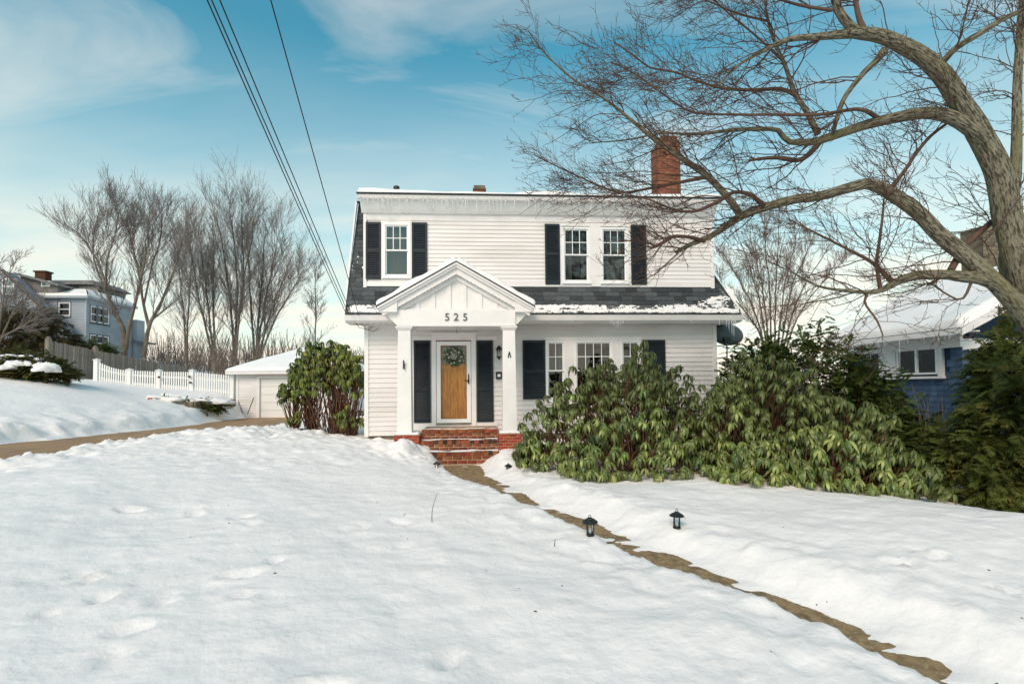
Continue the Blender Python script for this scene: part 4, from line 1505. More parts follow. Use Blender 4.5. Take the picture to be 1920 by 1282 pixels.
def bark_tube(P_, R_, sides, seed):
    """a limb with furrowed, lumpy bark"""
    V, F = tube_arrays(P_[None], R_[None], sides)
    n = len(P_)
    V = V.reshape(n, sides, 3)
    c = P_[:, None, :]
    ang = np.arange(sides) / sides * 7
    s = np.linspace(0, 1, n)[:, None] * n * .35
    k = 1 + .10 * fbm(np.broadcast_to(ang[None], (n, sides)) * 1.3, np.broadcast_to(s, (n, sides)) * .6, seed, 3) + .07 * fbm(np.broadcast_to(ang[None], (n, sides)) * 4, np.broadcast_to(s, (n, sides)) * .5, seed + 5, 2)
    k[:, -1] = k[:, 0]
    V = c + (V - c) * k[..., None]
    al = np.concatenate([[0], np.cumsum(np.linalg.norm(np.diff(P_, axis=0), axis=1))])
    a = np.arange(sides) * 2 * math.pi / sides
    rr_ = np.maximum(R_, .03)[:, None]
    BC = np.stack([np.cos(a)[None] * rr_, np.sin(a)[None] * rr_, np.broadcast_to(al[:, None] * .21 + seed, (n, sides))], -1)
    return V.reshape(-1, 3), F, BC.reshape(-1, 3)


def bark_mesh(name, P_, R_, sides, seed):
    v, f, bc = bark_tube(P_, R_, sides, seed)
    me = mesh_np(name, v, f, True)
    at_ = me.attributes.new('bark_co', 'FLOAT_VECTOR', 'POINT')
    at_.data.foreach_set('vector', bc.astype(np.float32).ravel())
    return me


def big_tree():
    rr = np.random.default_rng(21)
    t = thing('maple_tree', 'large bare tree leaning in from the right, its limbs reaching over the house', 'tree', (7.95, 7.3, gz(7.95, 7.3)))
    t0 = np.array(t.location)

    def trace(px, n, ys=None):
        """px rows: (px, py, Y, width in photo pixels)"""
        pts = []
        for a in px:
            q = at(a[0], a[1], a[2])
            pts.append((*q, a[3] * .86 / 960 * a[2] / 2))
        c = catmull(pts, n)
        return c[:, :3] - t0, np.maximum(c[:, 3], .004)
    limbs = {}
    limbs['trunk'] = trace([(2035, 905, 7.3, 110), (2008, 770, 7.3, 84), (1975, 670, 7.3, 70), (1940, 575, 7.25, 62), (1910, 485, 7.2, 56), (1889, 405, 7.2, 50), (1873, 325, 7.15, 47), (1836, 250, 7.1, 45), (1799, 190, 7.0, 41), (1765, 140, 6.95, 37),
                            (1725, 104, 6.9, 34), (1690, 84, 6.85, 31), (1650, 68, 6.85, 28), (1607, 61, 6.8, 24)], 90)
    T = []
    T.append(trace([(2000, 690, 7.25, 60), (1965, 640, 7.2, 52), (1934, 603, 7.18, 46), (1909, 573, 7.15, 40), (1879, 543, 7.12, 36), (1810, 479, 7.1, 33), (1760, 439, 7.12, 31), (1725, 402, 7.15, 30), (1685, 372, 7.2, 28), (1650, 352, 7.25, 25), (1627, 345, 7.3, 23), (1591, 353, 7.4, 22), (1537, 367, 7.5, 20),
                    (1484, 375, 7.6, 19), (1431, 390, 7.7, 18), (1389, 406, 7.75, 17), (1336, 441, 7.8, 13), (1304, 454, 7.85, 11), (1266, 473, 7.9, 7)], 80))
    T.append(trace([(1389, 404, 7.75, 17), (1376, 385, 7.8, 16), (1362, 367, 7.85, 15), (1325, 329, 7.9, 14), (1283, 300, 8.0, 12), (1229, 263, 8.1, 9), (1187, 228, 8.15, 7), (1134, 186, 8.2, 5.5), (1075, 149, 8.2, 4.5), (1022, 101, 8.2, 3.4), (990, 58, 8.1, 2)], 30))
    T.append(trace([(1325, 332, 7.9, 9), (1229, 351, 8.0, 6), (1166, 361, 8.05, 5), (1123, 348, 8.1, 4), (1059, 319, 8.1, 3), (1000, 290, 8.1, 2)], 20))
    T.append(trace([(1431, 385, 7.65, 12), (1405, 364, 7.55, 9), (1373, 361, 7.5, 8), (1352, 375, 7.45, 8), (1304, 396, 7.4, 7), (1262, 392, 7.4, 5), (1210, 372, 7.35, 3.5), (1150, 362, 7.3, 2)], 24))
    T.append(trace([(1320, 452, 7.82, 10), (1293, 445, 7.7, 8), (1261, 444, 7.6, 8), (1240, 457, 7.55, 7), (1224, 462, 7.55, 5)], 12))
    T.append(trace([(1846, 262, 7.05, 32), (1812, 236, 7.02, 30), (1771, 216, 7.05, 28), (1729, 212, 7.1, 25), (1676, 221, 7.2, 23), (1623, 234, 7.3, 20), (1570, 252, 7.4, 18), (1527, 266, 7.5, 16), (1485, 267, 7.55, 12), (1471, 260, 7.55, 11), (1458, 244, 7.5, 10),
                    (1421, 242, 7.5, 9), (1367, 245, 7.5, 8), (1304, 252, 7.55, 6), (1240, 250, 7.6, 4.5), (1180, 262, 7.6, 3.4), (1110, 268, 7.6, 2.2)], 44))
    T.append(trace([(1540, 263, 7.48, 13), (1516, 290, 7.55, 11), (1495, 301, 7.6, 10), (1463, 296, 7.65, 9), (1432, 297, 7.7, 7), (1405, 301, 7.7, 5)], 14))
    T.append(trace([(1534, 252, 7.48, 14), (1511, 207, 7.5, 11), (1490, 175, 7.5, 10), (1474, 128, 7.45, 8), (1453, 80, 7.4, 7), (1438, 30, 7.35, 5), (1432, -30, 7.3, 4)], 20))
    T.append(trace([(1490, 178, 7.5, 9), (1463, 167, 7.6, 8), (1405, 169, 7.7, 7), (1352, 165, 7.8, 6), (1304, 151, 7.85, 5), (1267, 136, 7.9, 4.4), (1219, 127, 7.9, 3.6), (1198, 112, 7.9, 3), (1150, 78, 7.9, 2)], 26))
    T.append(trace([(1660, 92, 6.87, 16), (1640, 118, 6.95, 13), (1623, 133, 7.0, 12), (1585, 181, 7.1, 10), (1568, 225, 7.2, 9), (1562, 250, 7.35, 8)], 16))
    T.append(trace([(1649, 224, 7.25, 10), (1612, 205, 7.1, 8), (1538, 215, 7.0, 7), (1463, 215, 6.95, 6), (1378, 215, 6.9, 5), (1298, 210, 6.9, 4.5), (1245, 178, 6.9, 3.6), (1198, 143, 6.9, 3), (1145, 116, 6.85, 2)], 28))
    T.append(trace([(1612, 61, 6.8, 24), (1538, 69, 6.7, 16), (1479, 74, 6.65, 12), (1431, 96, 6.6, 8), (1378, 127, 6.6, 5), (1345, 165, 6.6, 3)], 18))
    T.append(trace([(1610, 62, 6.8, 20), (1590, 45, 6.75, 18), (1570, 14, 6.7, 16), (1556, -40, 6.65, 12), (1540, -120, 6.6, 8)], 14))
    T.append(trace([(1625, 64, 6.8, 14), (1610, 32, 6.9, 11), (1600, -30, 6.95, 9), (1590, -110, 7.0, 6)], 12))
    T.append(trace([(1760, 125, 6.92, 15), (1793, 90, 6.7, 13), (1846, 58, 6.5, 12), (1888, 32, 6.4, 11), (1960, 5, 6.3, 9)], 14))
    T.append(trace([(1668, 356, 7.22, 10), (1697, 319, 7.3, 8), (1718, 287, 7.35, 7.5), (1745, 255, 7.35, 7), (1775, 232, 7.3, 6)], 12))
    T.append(trace([(1868, 533, 7.12, 26), (1835, 521, 7.12, 27), (1800, 518, 7.12, 25), (1777, 515, 7.15, 22), (1724, 516, 7.2, 20), (1686, 526, 7.25, 17), (1649, 545, 7.3, 12), (1607, 547, 7.35, 8), (1537, 537, 7.4, 5), (1484, 510, 7.45, 3), (1440, 490, 7.5, 2)], 30))
    T.append(trace([(1672, 528, 7.26, 11), (1638, 494, 7.3, 8), (1591, 468, 7.35, 6), (1538, 441, 7.4, 4), (1474, 409, 7.45, 2.5)], 18))
    T.append(trace([(1650, 540, 7.3, 9), (1644, 494, 7.25, 7), (1649, 452, 7.2, 6), (1655, 404, 7.15, 4.5), (1657, 372, 7.1, 3)], 14))
    T.append(trace([(1628, 547, 7.33, 6), (1622, 568, 7.3, 5), (1644, 600, 7.25, 4), (1656, 630, 7.2, 2.5)], 10))
    T.append(trace([(1990, 700, 7.5, 46), (1935, 620, 7.6, 38), (1900, 547, 7.65, 34), (1890, 490, 7.65, 31), (1894, 420, 7.65, 25), (1905, 300, 7.65, 20), (1908, 150, 7.6, 16), (1917, 0, 7.55, 13), (1925, -90, 7.5, 9)], 40))
    T.append(trace([(1782, 508, 7.15, 14), (1800, 476, 7.25, 13), (1814, 457, 7.35, 12), (1862, 414, 7.5, 12), (1890, 395, 7.6, 11)], 12))
    T.append(trace([(1830, 505, 7.15, 7), (1805, 560, 7.1, 5), (1770, 548, 7.05, 3.5), (1745, 530, 7.0, 2.4)], 10))
    T.append(trace([(1560, 20, 6.7, 8), (1500, 10, 6.75, 6), (1440, -8, 6.8, 4), (1380, -30, 6.85, 3)], 12))
    T.append(trace([(1474, 120, 7.45, 6), (1420, 70, 7.5, 4.5), (1360, 20, 7.55, 3.4), (1310, -30, 7.6, 2.5)], 14))
    T.append(trace([(1440, 40, 7.36, 5), (1380, 25, 7.4, 4), (1320, 0, 7.4, 3), (1260, -10, 7.4, 2)], 12))
    put('trunk', bark_mesh('trunk', *limbs['trunk'], 40, 3), M['bark'], t)
    for k, (p_, r_) in enumerate(T):
        sides = 30 if r_.max() > .08 else 10
        put('limb', bark_mesh('limb', p_, r_, sides, 10 + k), M['bark'] if r_.max() > .045 else M['twig'], t)
    # side branches, twigs and buds
    g1, g2, g3, g4 = [], [], [], []
    for k, (p_, r_) in enumerate(T + [limbs['trunk']]):
        ln = np.linalg.norm(np.diff(p_, axis=0), axis=1).sum()
        trunk = k == len(T)
        thick = r_.max() > .09
        thin = r_.max() < .045
        n1 = int(ln * (3.6 if thick else 8.0 if thin else 6.2))
        if trunk:
            n1 = 12
        tmin = .60 if trunk else (.30 if thick else .12)
        P1, R1 = spawn(p_[None], r_[None], n1, tmin, .99, (.5, 1.9), (.4, 1.2), (-.75, 0, -.25), 14, .13, rr, .36, (1, .8, 1), (-.30, 0, .10), .8, .4, .0042)
        R1 = np.minimum(R1, np.linspace(.0105, .0042, R1.shape[1])[None])
        g1.append((P1, R1))
    P1 = np.concatenate([a for a, _ in g1])
    R1 = np.concatenate([b for _, b in g1])
    P2, R2 = spawn(P1, R1, 7, .08, .98, (.18, .75), (.5, 1.15), (-.45, 0, .35), 9, .16, rr, .62, (1, .8, 1), (-.12, 0, -.05), 1, .6, .0034)
    P3, R3 = spawn(P2, R2, 3, .15, .98, (.06, .24), (.5, 1.15), (-.1, 0, .7), 4, .18, rr, .85, None, (-.05, 0, .05), 1, .7, .0029)
    # buds: short fat spurs along the finest twigs
    P4, R4 = spawn(P3[::2], R3[::2], 1, .3, 1.0, (.012, .022), (.5, 1.2), (0, 0, .1), 3, .02, rr, 1.6, None, None, 1, .6, .0042)
    tree_mesh('crown', [(P1, R1, 4), (P2, R2, 3), (P3, R3, 3), (P4, R4, 3)], M['twig'], t)


big_tree()


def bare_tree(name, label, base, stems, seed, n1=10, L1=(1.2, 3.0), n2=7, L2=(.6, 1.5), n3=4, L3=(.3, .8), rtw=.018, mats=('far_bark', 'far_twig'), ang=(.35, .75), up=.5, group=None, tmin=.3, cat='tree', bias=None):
    """stems: lists of (dx, dy, dz, radius) from the base"""
    rr = np.random.default_rng(seed)
    t = thing(name, label, cat, base, 0, group)
    P0, R0 = [], []
    for s in stems:
        c = catmull(np.array(s, float), 14)
        P0.append(c[:, :3])
        R0.append(np.maximum(c[:, 3], rtw))
    P0, R0 = np.array(P0), np.array(R0)
    wob = rr.normal(size=P0.shape) * np.linspace(0, .012, 14)[None, :, None] * np.linalg.norm(P0[:, -1] - P0[:, 0], axis=1)[:, None, None] * .35
    P0 = P0 + wob
    tree_mesh('trunk', [(P0, R0, 9)], M[mats[0]], t)
    P1, R1 = spawn(P0, R0, n1, tmin, .98, L1, ang, (0, 0, up), 8, .06, rr, .34, None, bias, .9, .35, rtw * 1.2)
    P2, R2 = spawn(P1, R1, n2, .15, .98, L2, (.25, .65), (0, 0, up), 5, .09, rr, .6, None, bias, 1, .5, rtw)
    P3, R3 = spawn(P2, R2, n3, .2, .98, L3, (.25, .65), (0, 0, up), 3, .09, rr, .7, None, bias, 1, .6, rtw * .8)
    tree_mesh('crown', [(P1, R1, 5), (P2, R2, 3), (P3, R3, 3)], M[mats[1]], t)
    return t


def px_stems(base, rows):
    """rows of (px, py, Y, width px) traced from the photograph -> offsets from base"""
    out = []
    for r_ in rows:
        out.append([(*(at(a, b, Y) - base), w_ * .72 / 960 * Y / 2) for a, b, Y, w_ in r_])
    return out


YT = 40.0
b = at(236, 690, YT)
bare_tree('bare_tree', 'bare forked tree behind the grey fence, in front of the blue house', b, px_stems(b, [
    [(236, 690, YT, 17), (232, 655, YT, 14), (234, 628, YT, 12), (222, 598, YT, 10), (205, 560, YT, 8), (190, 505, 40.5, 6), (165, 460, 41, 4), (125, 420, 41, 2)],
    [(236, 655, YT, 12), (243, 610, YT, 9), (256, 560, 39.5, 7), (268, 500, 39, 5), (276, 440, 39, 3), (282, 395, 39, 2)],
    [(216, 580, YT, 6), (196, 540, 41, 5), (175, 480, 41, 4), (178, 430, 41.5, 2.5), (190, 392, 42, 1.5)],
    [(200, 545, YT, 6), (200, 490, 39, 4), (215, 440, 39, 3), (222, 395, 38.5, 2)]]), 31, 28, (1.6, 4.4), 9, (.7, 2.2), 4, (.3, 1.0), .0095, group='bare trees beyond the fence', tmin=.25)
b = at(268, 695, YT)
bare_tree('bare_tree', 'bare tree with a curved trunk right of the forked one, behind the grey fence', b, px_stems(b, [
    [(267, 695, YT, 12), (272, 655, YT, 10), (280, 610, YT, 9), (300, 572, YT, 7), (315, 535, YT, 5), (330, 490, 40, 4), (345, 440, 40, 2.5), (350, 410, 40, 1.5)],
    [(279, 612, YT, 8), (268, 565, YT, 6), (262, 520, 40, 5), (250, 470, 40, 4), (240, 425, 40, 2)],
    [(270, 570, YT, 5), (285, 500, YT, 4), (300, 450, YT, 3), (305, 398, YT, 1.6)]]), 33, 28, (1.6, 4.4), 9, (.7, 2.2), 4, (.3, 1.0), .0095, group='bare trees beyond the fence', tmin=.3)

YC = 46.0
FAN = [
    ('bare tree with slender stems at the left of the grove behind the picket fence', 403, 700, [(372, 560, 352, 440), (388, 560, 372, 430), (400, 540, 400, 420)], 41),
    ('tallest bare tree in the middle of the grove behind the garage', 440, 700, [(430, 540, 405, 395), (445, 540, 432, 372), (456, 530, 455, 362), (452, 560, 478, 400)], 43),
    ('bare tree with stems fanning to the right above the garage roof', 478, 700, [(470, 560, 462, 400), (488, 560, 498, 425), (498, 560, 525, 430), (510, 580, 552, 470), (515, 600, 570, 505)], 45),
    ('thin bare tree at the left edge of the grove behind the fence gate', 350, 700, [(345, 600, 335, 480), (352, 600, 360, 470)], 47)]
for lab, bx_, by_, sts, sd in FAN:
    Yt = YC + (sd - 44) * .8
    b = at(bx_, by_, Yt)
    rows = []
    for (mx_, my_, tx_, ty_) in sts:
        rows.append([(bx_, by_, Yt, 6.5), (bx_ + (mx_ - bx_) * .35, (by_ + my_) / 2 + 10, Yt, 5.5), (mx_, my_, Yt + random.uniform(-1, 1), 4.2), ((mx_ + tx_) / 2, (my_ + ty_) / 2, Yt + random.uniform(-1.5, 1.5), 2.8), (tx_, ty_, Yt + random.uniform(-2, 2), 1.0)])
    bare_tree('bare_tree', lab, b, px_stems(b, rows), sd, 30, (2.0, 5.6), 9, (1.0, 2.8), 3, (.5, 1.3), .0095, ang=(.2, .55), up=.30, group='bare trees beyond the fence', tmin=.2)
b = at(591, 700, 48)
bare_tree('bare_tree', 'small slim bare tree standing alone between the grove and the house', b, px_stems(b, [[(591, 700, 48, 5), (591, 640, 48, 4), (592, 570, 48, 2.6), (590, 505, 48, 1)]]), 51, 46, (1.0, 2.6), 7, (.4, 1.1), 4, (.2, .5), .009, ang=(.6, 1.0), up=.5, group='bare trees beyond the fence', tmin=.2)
# vase shaped tree right of the house
b = at(1450, 720, 17.5)
rows = []
for tx_, ty_ in ((1352, 470), (1378, 425), (1405, 430), (1432, 395), (1462, 400), (1498, 420), (1530, 425), (1562, 450), (1590, 480), (1345, 530)):
    mx_ = 1450 + (tx_ - 1450) * .45
    rows.append([(1450 + (tx_ - 1450) * .08, 720, 17.5, 5), (1450 + (tx_ - 1450) * .2, 640, 17.5, 4.6), (mx_, (640 + ty_) / 2 + 6, 17.5 + random.uniform(-.6, .6), 3.2), (tx_, ty_, 17.5 + random.uniform(-1, 1), 1.4)])
bare_tree('bare_tree', 'many stemmed bare tree rising behind the evergreens right of the house', b, px_stems(b, rows), 61, 22, (.4, 1.4), 7, (.25, .65), 4, (.1, .3), .0042, ('far_bark', 'red_twig'), ang=(.25, .6), up=.5, tmin=.3)
# loose bare shrub at far left
b = at(0, 640, 30)
bare_tree('bare_shrub', 'loose bare shrub at the left edge in front of the blue house', b, px_stems(b, [
    [(-5, 640, 30, 6), (5, 570, 30, 4), (15, 520, 30, 2), (30, 490, 30, 1.2)], [(0, 640, 30, 5), (25, 585, 30, 3), (45, 560, 30, 1.2)], [(-20, 640, 30, 5), (-25, 540, 30, 3), (-10, 480, 30, 1.2)],
    [(-10, 640, 30, 5), (60, 600, 29.5, 3), (90, 575, 29.5, 1.2)]]), 71, 16, (.8, 1.8), 6, (.4, .9), 3, (.2, .5), .010, up=.2, cat='shrub')

# thicket far behind the garage
def thicket():
    rr = np.random.default_rng(81)
    K = 900
    px = rr.uniform(285, 700, K)
    Y = rr.uniform(55, 75, K)
    base = np.array([at(a, 715, y_) for a, y_ in zip(px, Y)])
    H_ = rr.uniform(2.0, 6.5, K) * (1 - .35 * sstep(500, 700, px))
    n = 6
    P_ = np.empty((K, n, 3))
    P_[:, 0] = base
    d = unit(np.c_[rr.normal(0, .16, K), rr.normal(0, .16, K), np.ones(K)])
    for k in range(1, n):
        d = unit(d + rr.normal(size=(K, 3)) * .08)
        P_[:, k] = P_[:, k - 1] + d * (H_ / (n - 1))[:, None]
    R_ = np.linspace(.05, .02, n)[None] * np.ones((K, 1))
    P2, R2 = spawn(P_, R_, 5, .2, .98, (.6, 1.9), (.3, .8), (0, 0, .4), 4, .1, rr, .5, None, None, 1, .5, .018)
    v, f = join_np([tube_arrays(P_, R_, 4), tube_arrays(P2, R2, 3)])
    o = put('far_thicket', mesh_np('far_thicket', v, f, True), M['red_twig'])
    o['kind'] = 'stuff'
    tag(o, 'brown thicket of bare brush far behind the garage', 'thicket')


thicket()


# ------------------------------------------------------------------ leafy shrubs
def whorl_mesh(seed, sc=1.0, droop=1.0, m='rhodo'):
    r_ = random.Random(seed)
    mb = MB()
    n = r_.randint(7, 10)
    for k in range(n):
        a = 6.283 * k / n + r_.uniform(-.25, .25)
        L_ = r_.uniform(.8, 1.15) * sc
        dr = r_.uniform(.6, 1.2) * droop
        ca, sa = math.cos(a), math.sin(a)
        cl = [(.008, .0), (.040, -.006 * dr), (.078 - .014 * dr, -.050 * dr), (.104 - .036 * dr, -.118 * dr)]
        wd = [.004, .0155, .0175, .002]
        curl = r_.uniform(.004, .010)
        tw = r_.uniform(-.4, .4)
        for i in range(4):
            o, z = cl[i][0] * L_, cl[i][1] * L_
            w_ = wd[i] * L_
            for s in (-1, 0, 1):
                x = o * ca - s * w_ * sa
                y = o * sa + s * w_ * ca
                mb.v.append((x, y, z - abs(s) * curl * L_ + s * tw * .006))
        b_ = len(mb.v) - 12
        for i in range(3):
            for s in range(2):
                q = b_ + i * 3 + s
                mb.f.append((q, q + 1, q + 4, q + 3))
    nl = len(mb.f)
    mb.lathe([(.004, -.004), (.008, .010), (.002, .024)], (0, 0, 0), 5)
    me = mb.mesh('leaf_cluster', True)
    me.materials.append(M[m])
    me.materials.append(M['bud'])
    me.materials.append(M[m + '_light'])
    lf = [r_.random() < .3 for _ in range(n)]
    for p in me.polygons:
        p.material_index = 1 if p.index >= nl else (2 if lf[p.index // 6] else 0)
    return me


def rhododendron(name, label, mounds, n, seed, m='rhodo', sc=1.22, droop=1.05, stem_r=.010, inner=.18, group='glossy leaved shrubs by the house'):
    """mounds: (x, y, zbase, rx, ry, h, weight)"""
    r_ = random.Random(seed)
    cx_, cy_ = mounds[0][0], mounds[0][1]
    t = thing(name, label, 'shrub', (cx_, cy_, gz(cx_, cy_)), 0, group)
    t0 = np.array(t.location)
    vars_ = [whorl_mesh(seed * 10 + k, 1.0, droop, m) for k in range(7)]
    wts = [q[6] for q in mounds]
    pts, stems = [], []
    tries = 0
    while len(pts) < n and tries < n * 30:
        tries += 1
        q = r_.choices(mounds, wts)[0]
        a = r_.uniform(0, 6.283)
        el = math.asin(r_.uniform(-.18, 1.0))
        rad = r_.uniform(.86, 1.03) if r_.random() > inner else r_.uniform(.45, .85)
        rad *= 1 + .16 * math.sin(3 * a + q[0] * 5) * math.cos(el) + r_.uniform(-.08, .08)
        d = np.array((math.cos(a) * math.cos(el), math.sin(a) * math.cos(el), math.sin(el)))
        p = np.array((q[0] + d[0] * q[3] * rad, q[1] + d[1] * q[4] * rad, q[2] + max(.02, q[5] * (d[2] * rad + .14))))
        # hidden deep inside another mound
        deep = False
        for o in mounds:
            if o is not q:
                e = ((p[0] - o[0]) / o[3]) ** 2 + ((p[1] - o[1]) / o[4]) ** 2 + ((p[2] - o[2]) / (o[5] * 1.1)) ** 2
                if e < .5:
                    deep = True
        if deep:
            continue
        # never inside the house
        du, dv = p[0] - HO[0], p[1] - HO[1]
        v_ = -du * math.sin(HA) + dv * math.cos(HA)
        u_ = du * math.cos(HA) + dv * math.sin(HA)
        if v_ > -.12 and -.12 < u_ < HW + .12:
            continue
        g = gz(p[0], p[1])
        if p[2] < g + .10:
            p[2] = g + r_.uniform(.10, .2)
        pts.append((p, d))
        if r_.random() < .62:
            bx_, by_ = q[0] + r_.gauss(0, .16) * q[3], q[1] + r_.gauss(0, .16) * q[4]
            b0 = np.array((bx_, by_, gz(bx_, by_) - .05))
            mid = b0 * .45 + p * .55 + np.array((r_.gauss(0, .07), r_.gauss(0, .07), -.10 * q[5] * (1 - d[2])))
            c = catmull(np.array([b0, mid, p - np.array((0, 0, .01))]), 7) - t0
            stems.append((c, np.linspace(stem_r * r_.uniform(.8, 1.5), .0035, 7)))
    v, f = tube_arrays(np.array([s[0] for s in stems]), np.array([s[1] for s in stems]), 5)
    put('stems', mesh_np('stems', v, f, True), M['rhodo_stem'], t)
    pts.sort(key=lambda q: float(np.linalg.norm(q[0] - _CC)))
    rest_v, rest_f, base_ = [], [], 0
    for i, (p, d) in enumerate(pts):
        me = vars_[i % len(vars_)]
        s = sc * r_.uniform(.78, 1.2)
        e = Euler((-d[1] * .45 + r_.gauss(0, .15), d[0] * .45 + r_.gauss(0, .15), r_.uniform(0, 6.28)))
        rot = (Matrix.Rotation(-d[1] * .42 + r_.gauss(0, .16), 4, 'X') @ Matrix.Rotation(d[0] * .42 + r_.gauss(0, .16), 4, 'Y') @ Matrix.Rotation(r_.uniform(0, 6.28), 4, 'Z'))
        if i < 298:
            o = put('leaf_cluster', me, None, t, p - t0)
            o.rotation_euler = rot.to_euler()
            o.scale = (s, s, s)
        else:
            Mx = np.array(rot.to_3x3()) * s
            vv = np.array([x.co for x in me.vertices]) @ Mx.T + (p - t0)
            rest_v.append(vv)
            rest_f += [tuple(j + base_ for j in pl.vertices) for pl in me.polygons if len(pl.vertices) == 4]
            base_ += len(vv)
    if rest_v:
        o = put('foliage', mesh_np('foliage', np.concatenate(rest_v), np.array(rest_f), True), M[m], t)
        o['kind'] = 'stuff'
    return t


def mz(px, py, Y):
    return at(px, py, Y)


rhododendron('rhododendron', 'big green shrub with drooping leaves in front of the lower windows', [
    (2.15, 10.3, .15, 1.45, 1.15, 1.75, 5), (1.05, 9.9, .12, .95, .95, 1.25, 2), (.55, 9.9, .12, .60, .7, .60, 1), (3.15, 9.9, .12, .95, .95, 1.35, 2), (2.1, 9.1, .08, 1.2, .85, .90, 2.4),
    (2.75, 10.8, 1.35, .36, .36, 1.1, .8), (1.95, 10.9, 1.2, .45, .4, .85, .8), (3.3, 10.6, .9, .5, .5, 1.0, .8), (1.45, 9.0, .05, .7, .6, .5, 1), (3.0, 8.9, .05, .8, .6, .6, 1)], 1050, 5)
rhododendron('rhododendron', 'wide green shrub with drooping leaves right of the house corner', [
    (4.75, 9.7, .10, 1.25, 1.1, 1.80, 4), (4.0, 9.4, .08, .9, .9, 1.35, 2), (5.6, 8.9, .0, 1.0, .9, 1.32, 3), (5.0, 8.2, .03, 1.2, .75, .80, 2.4), (5.75, 8.0, -.05, .7, .6, .60, 1.5), (3.9, 8.4, .05, .8, .6, .6, 1.2)], 1080, 6)
rhododendron('rhododendron', 'tall yellowish green leafy shrub with bare red stems left of the house', [
    (-4.50, 13.2, 1.75, .62, .50, .95, 3), (-5.25, 13.4, 1.75, .50, .5, .98, 2.4), (-4.05, 13.0, 1.5, .40, .4, .85, 1.6), (-5.65, 13.3, 1.35, .36, .4, .75, 1.2), (-4.85, 13.1, 1.55, .6, .45, .6, 1), (-4.1, 12.9, .75, .35, .35, .5, .5), (-5.5, 13.0, .8, .2, .2, .3, .2)], 480, 7, 'rhodo_yellow', 1.3, .95, .013, .25)


def spray_variants(k, seed, L_=.24, wd=.016, side=.5, sag=.25, n=8, ang=.9):
    out = []
    for j in range(k):
        r_ = random.Random(seed + j)
        mb = MB()

        def leaf(a, d, ln, w_):
            s = np.cross(d, (0, 0, 1.0))
            s = s / (np.linalg.norm(s) + 1e-9)
            u = np.array((0, 0, r_.uniform(-.3, .3))) * w_
            mb.poly([a, a + d * ln * .45 + s * w_ + u, a + d * ln, a + d * ln * .45 - s * w_ - u])
        for i in range(n):
            t = i / n
            p = np.array((L_ * t, 0, -sag * L_ * t * t))
            ln = L_ * side * (1 - .65 * t) * r_.uniform(.8, 1.2)
            for s in (-1, 1):
                a = ang * r_.uniform(.8, 1.15)
                d = np.array((math.cos(a), s * math.sin(a), -.15 - .3 * r_.random()))
                leaf(p, d / np.linalg.norm(d), ln, wd)
        leaf(np.array((L_ * .55, 0, -sag * L_ * .3)), unit(np.array((1, 0, -.4))), L_ * .5, wd)
        out.append((np.array(mb.v), np.array(mb.f)))
    return out


def scatter(vars_, pos, dirs, sc, rr):
    """copies of spray variants at pos pointing along dirs, as one vertex/face array"""
    x = unit(dirs)
    ref = np.tile(np.array((0, 0, 1.0)), (len(x), 1)) + rr.normal(size=x.shape) * .35
    y = unit(np.cross(ref, x))
    z = np.cross(x, y)
    V, F, b_ = [], [], 0
    which = rr.integers(0, len(vars_), len(x))
    for k, (v, f) in enumerate(vars_):
        m = np.where(which == k)[0]
        if not len(m):
            continue
        q = (v[None, :, 0, None] * x[m][:, None] + v[None, :, 1, None] * y[m][:, None] + v[None, :, 2, None] * z[m][:, None]) * sc[m][:, None, None] + pos[m][:, None]
        V.append(q.reshape(-1, 3))
        F.append((f[None] + (np.arange(len(m)) * len(v))[:, None, None]).reshape(-1, f.shape[1]) + b_)
        b_ += len(m) * len(v)
    return np.concatenate(V), np.concatenate(F)


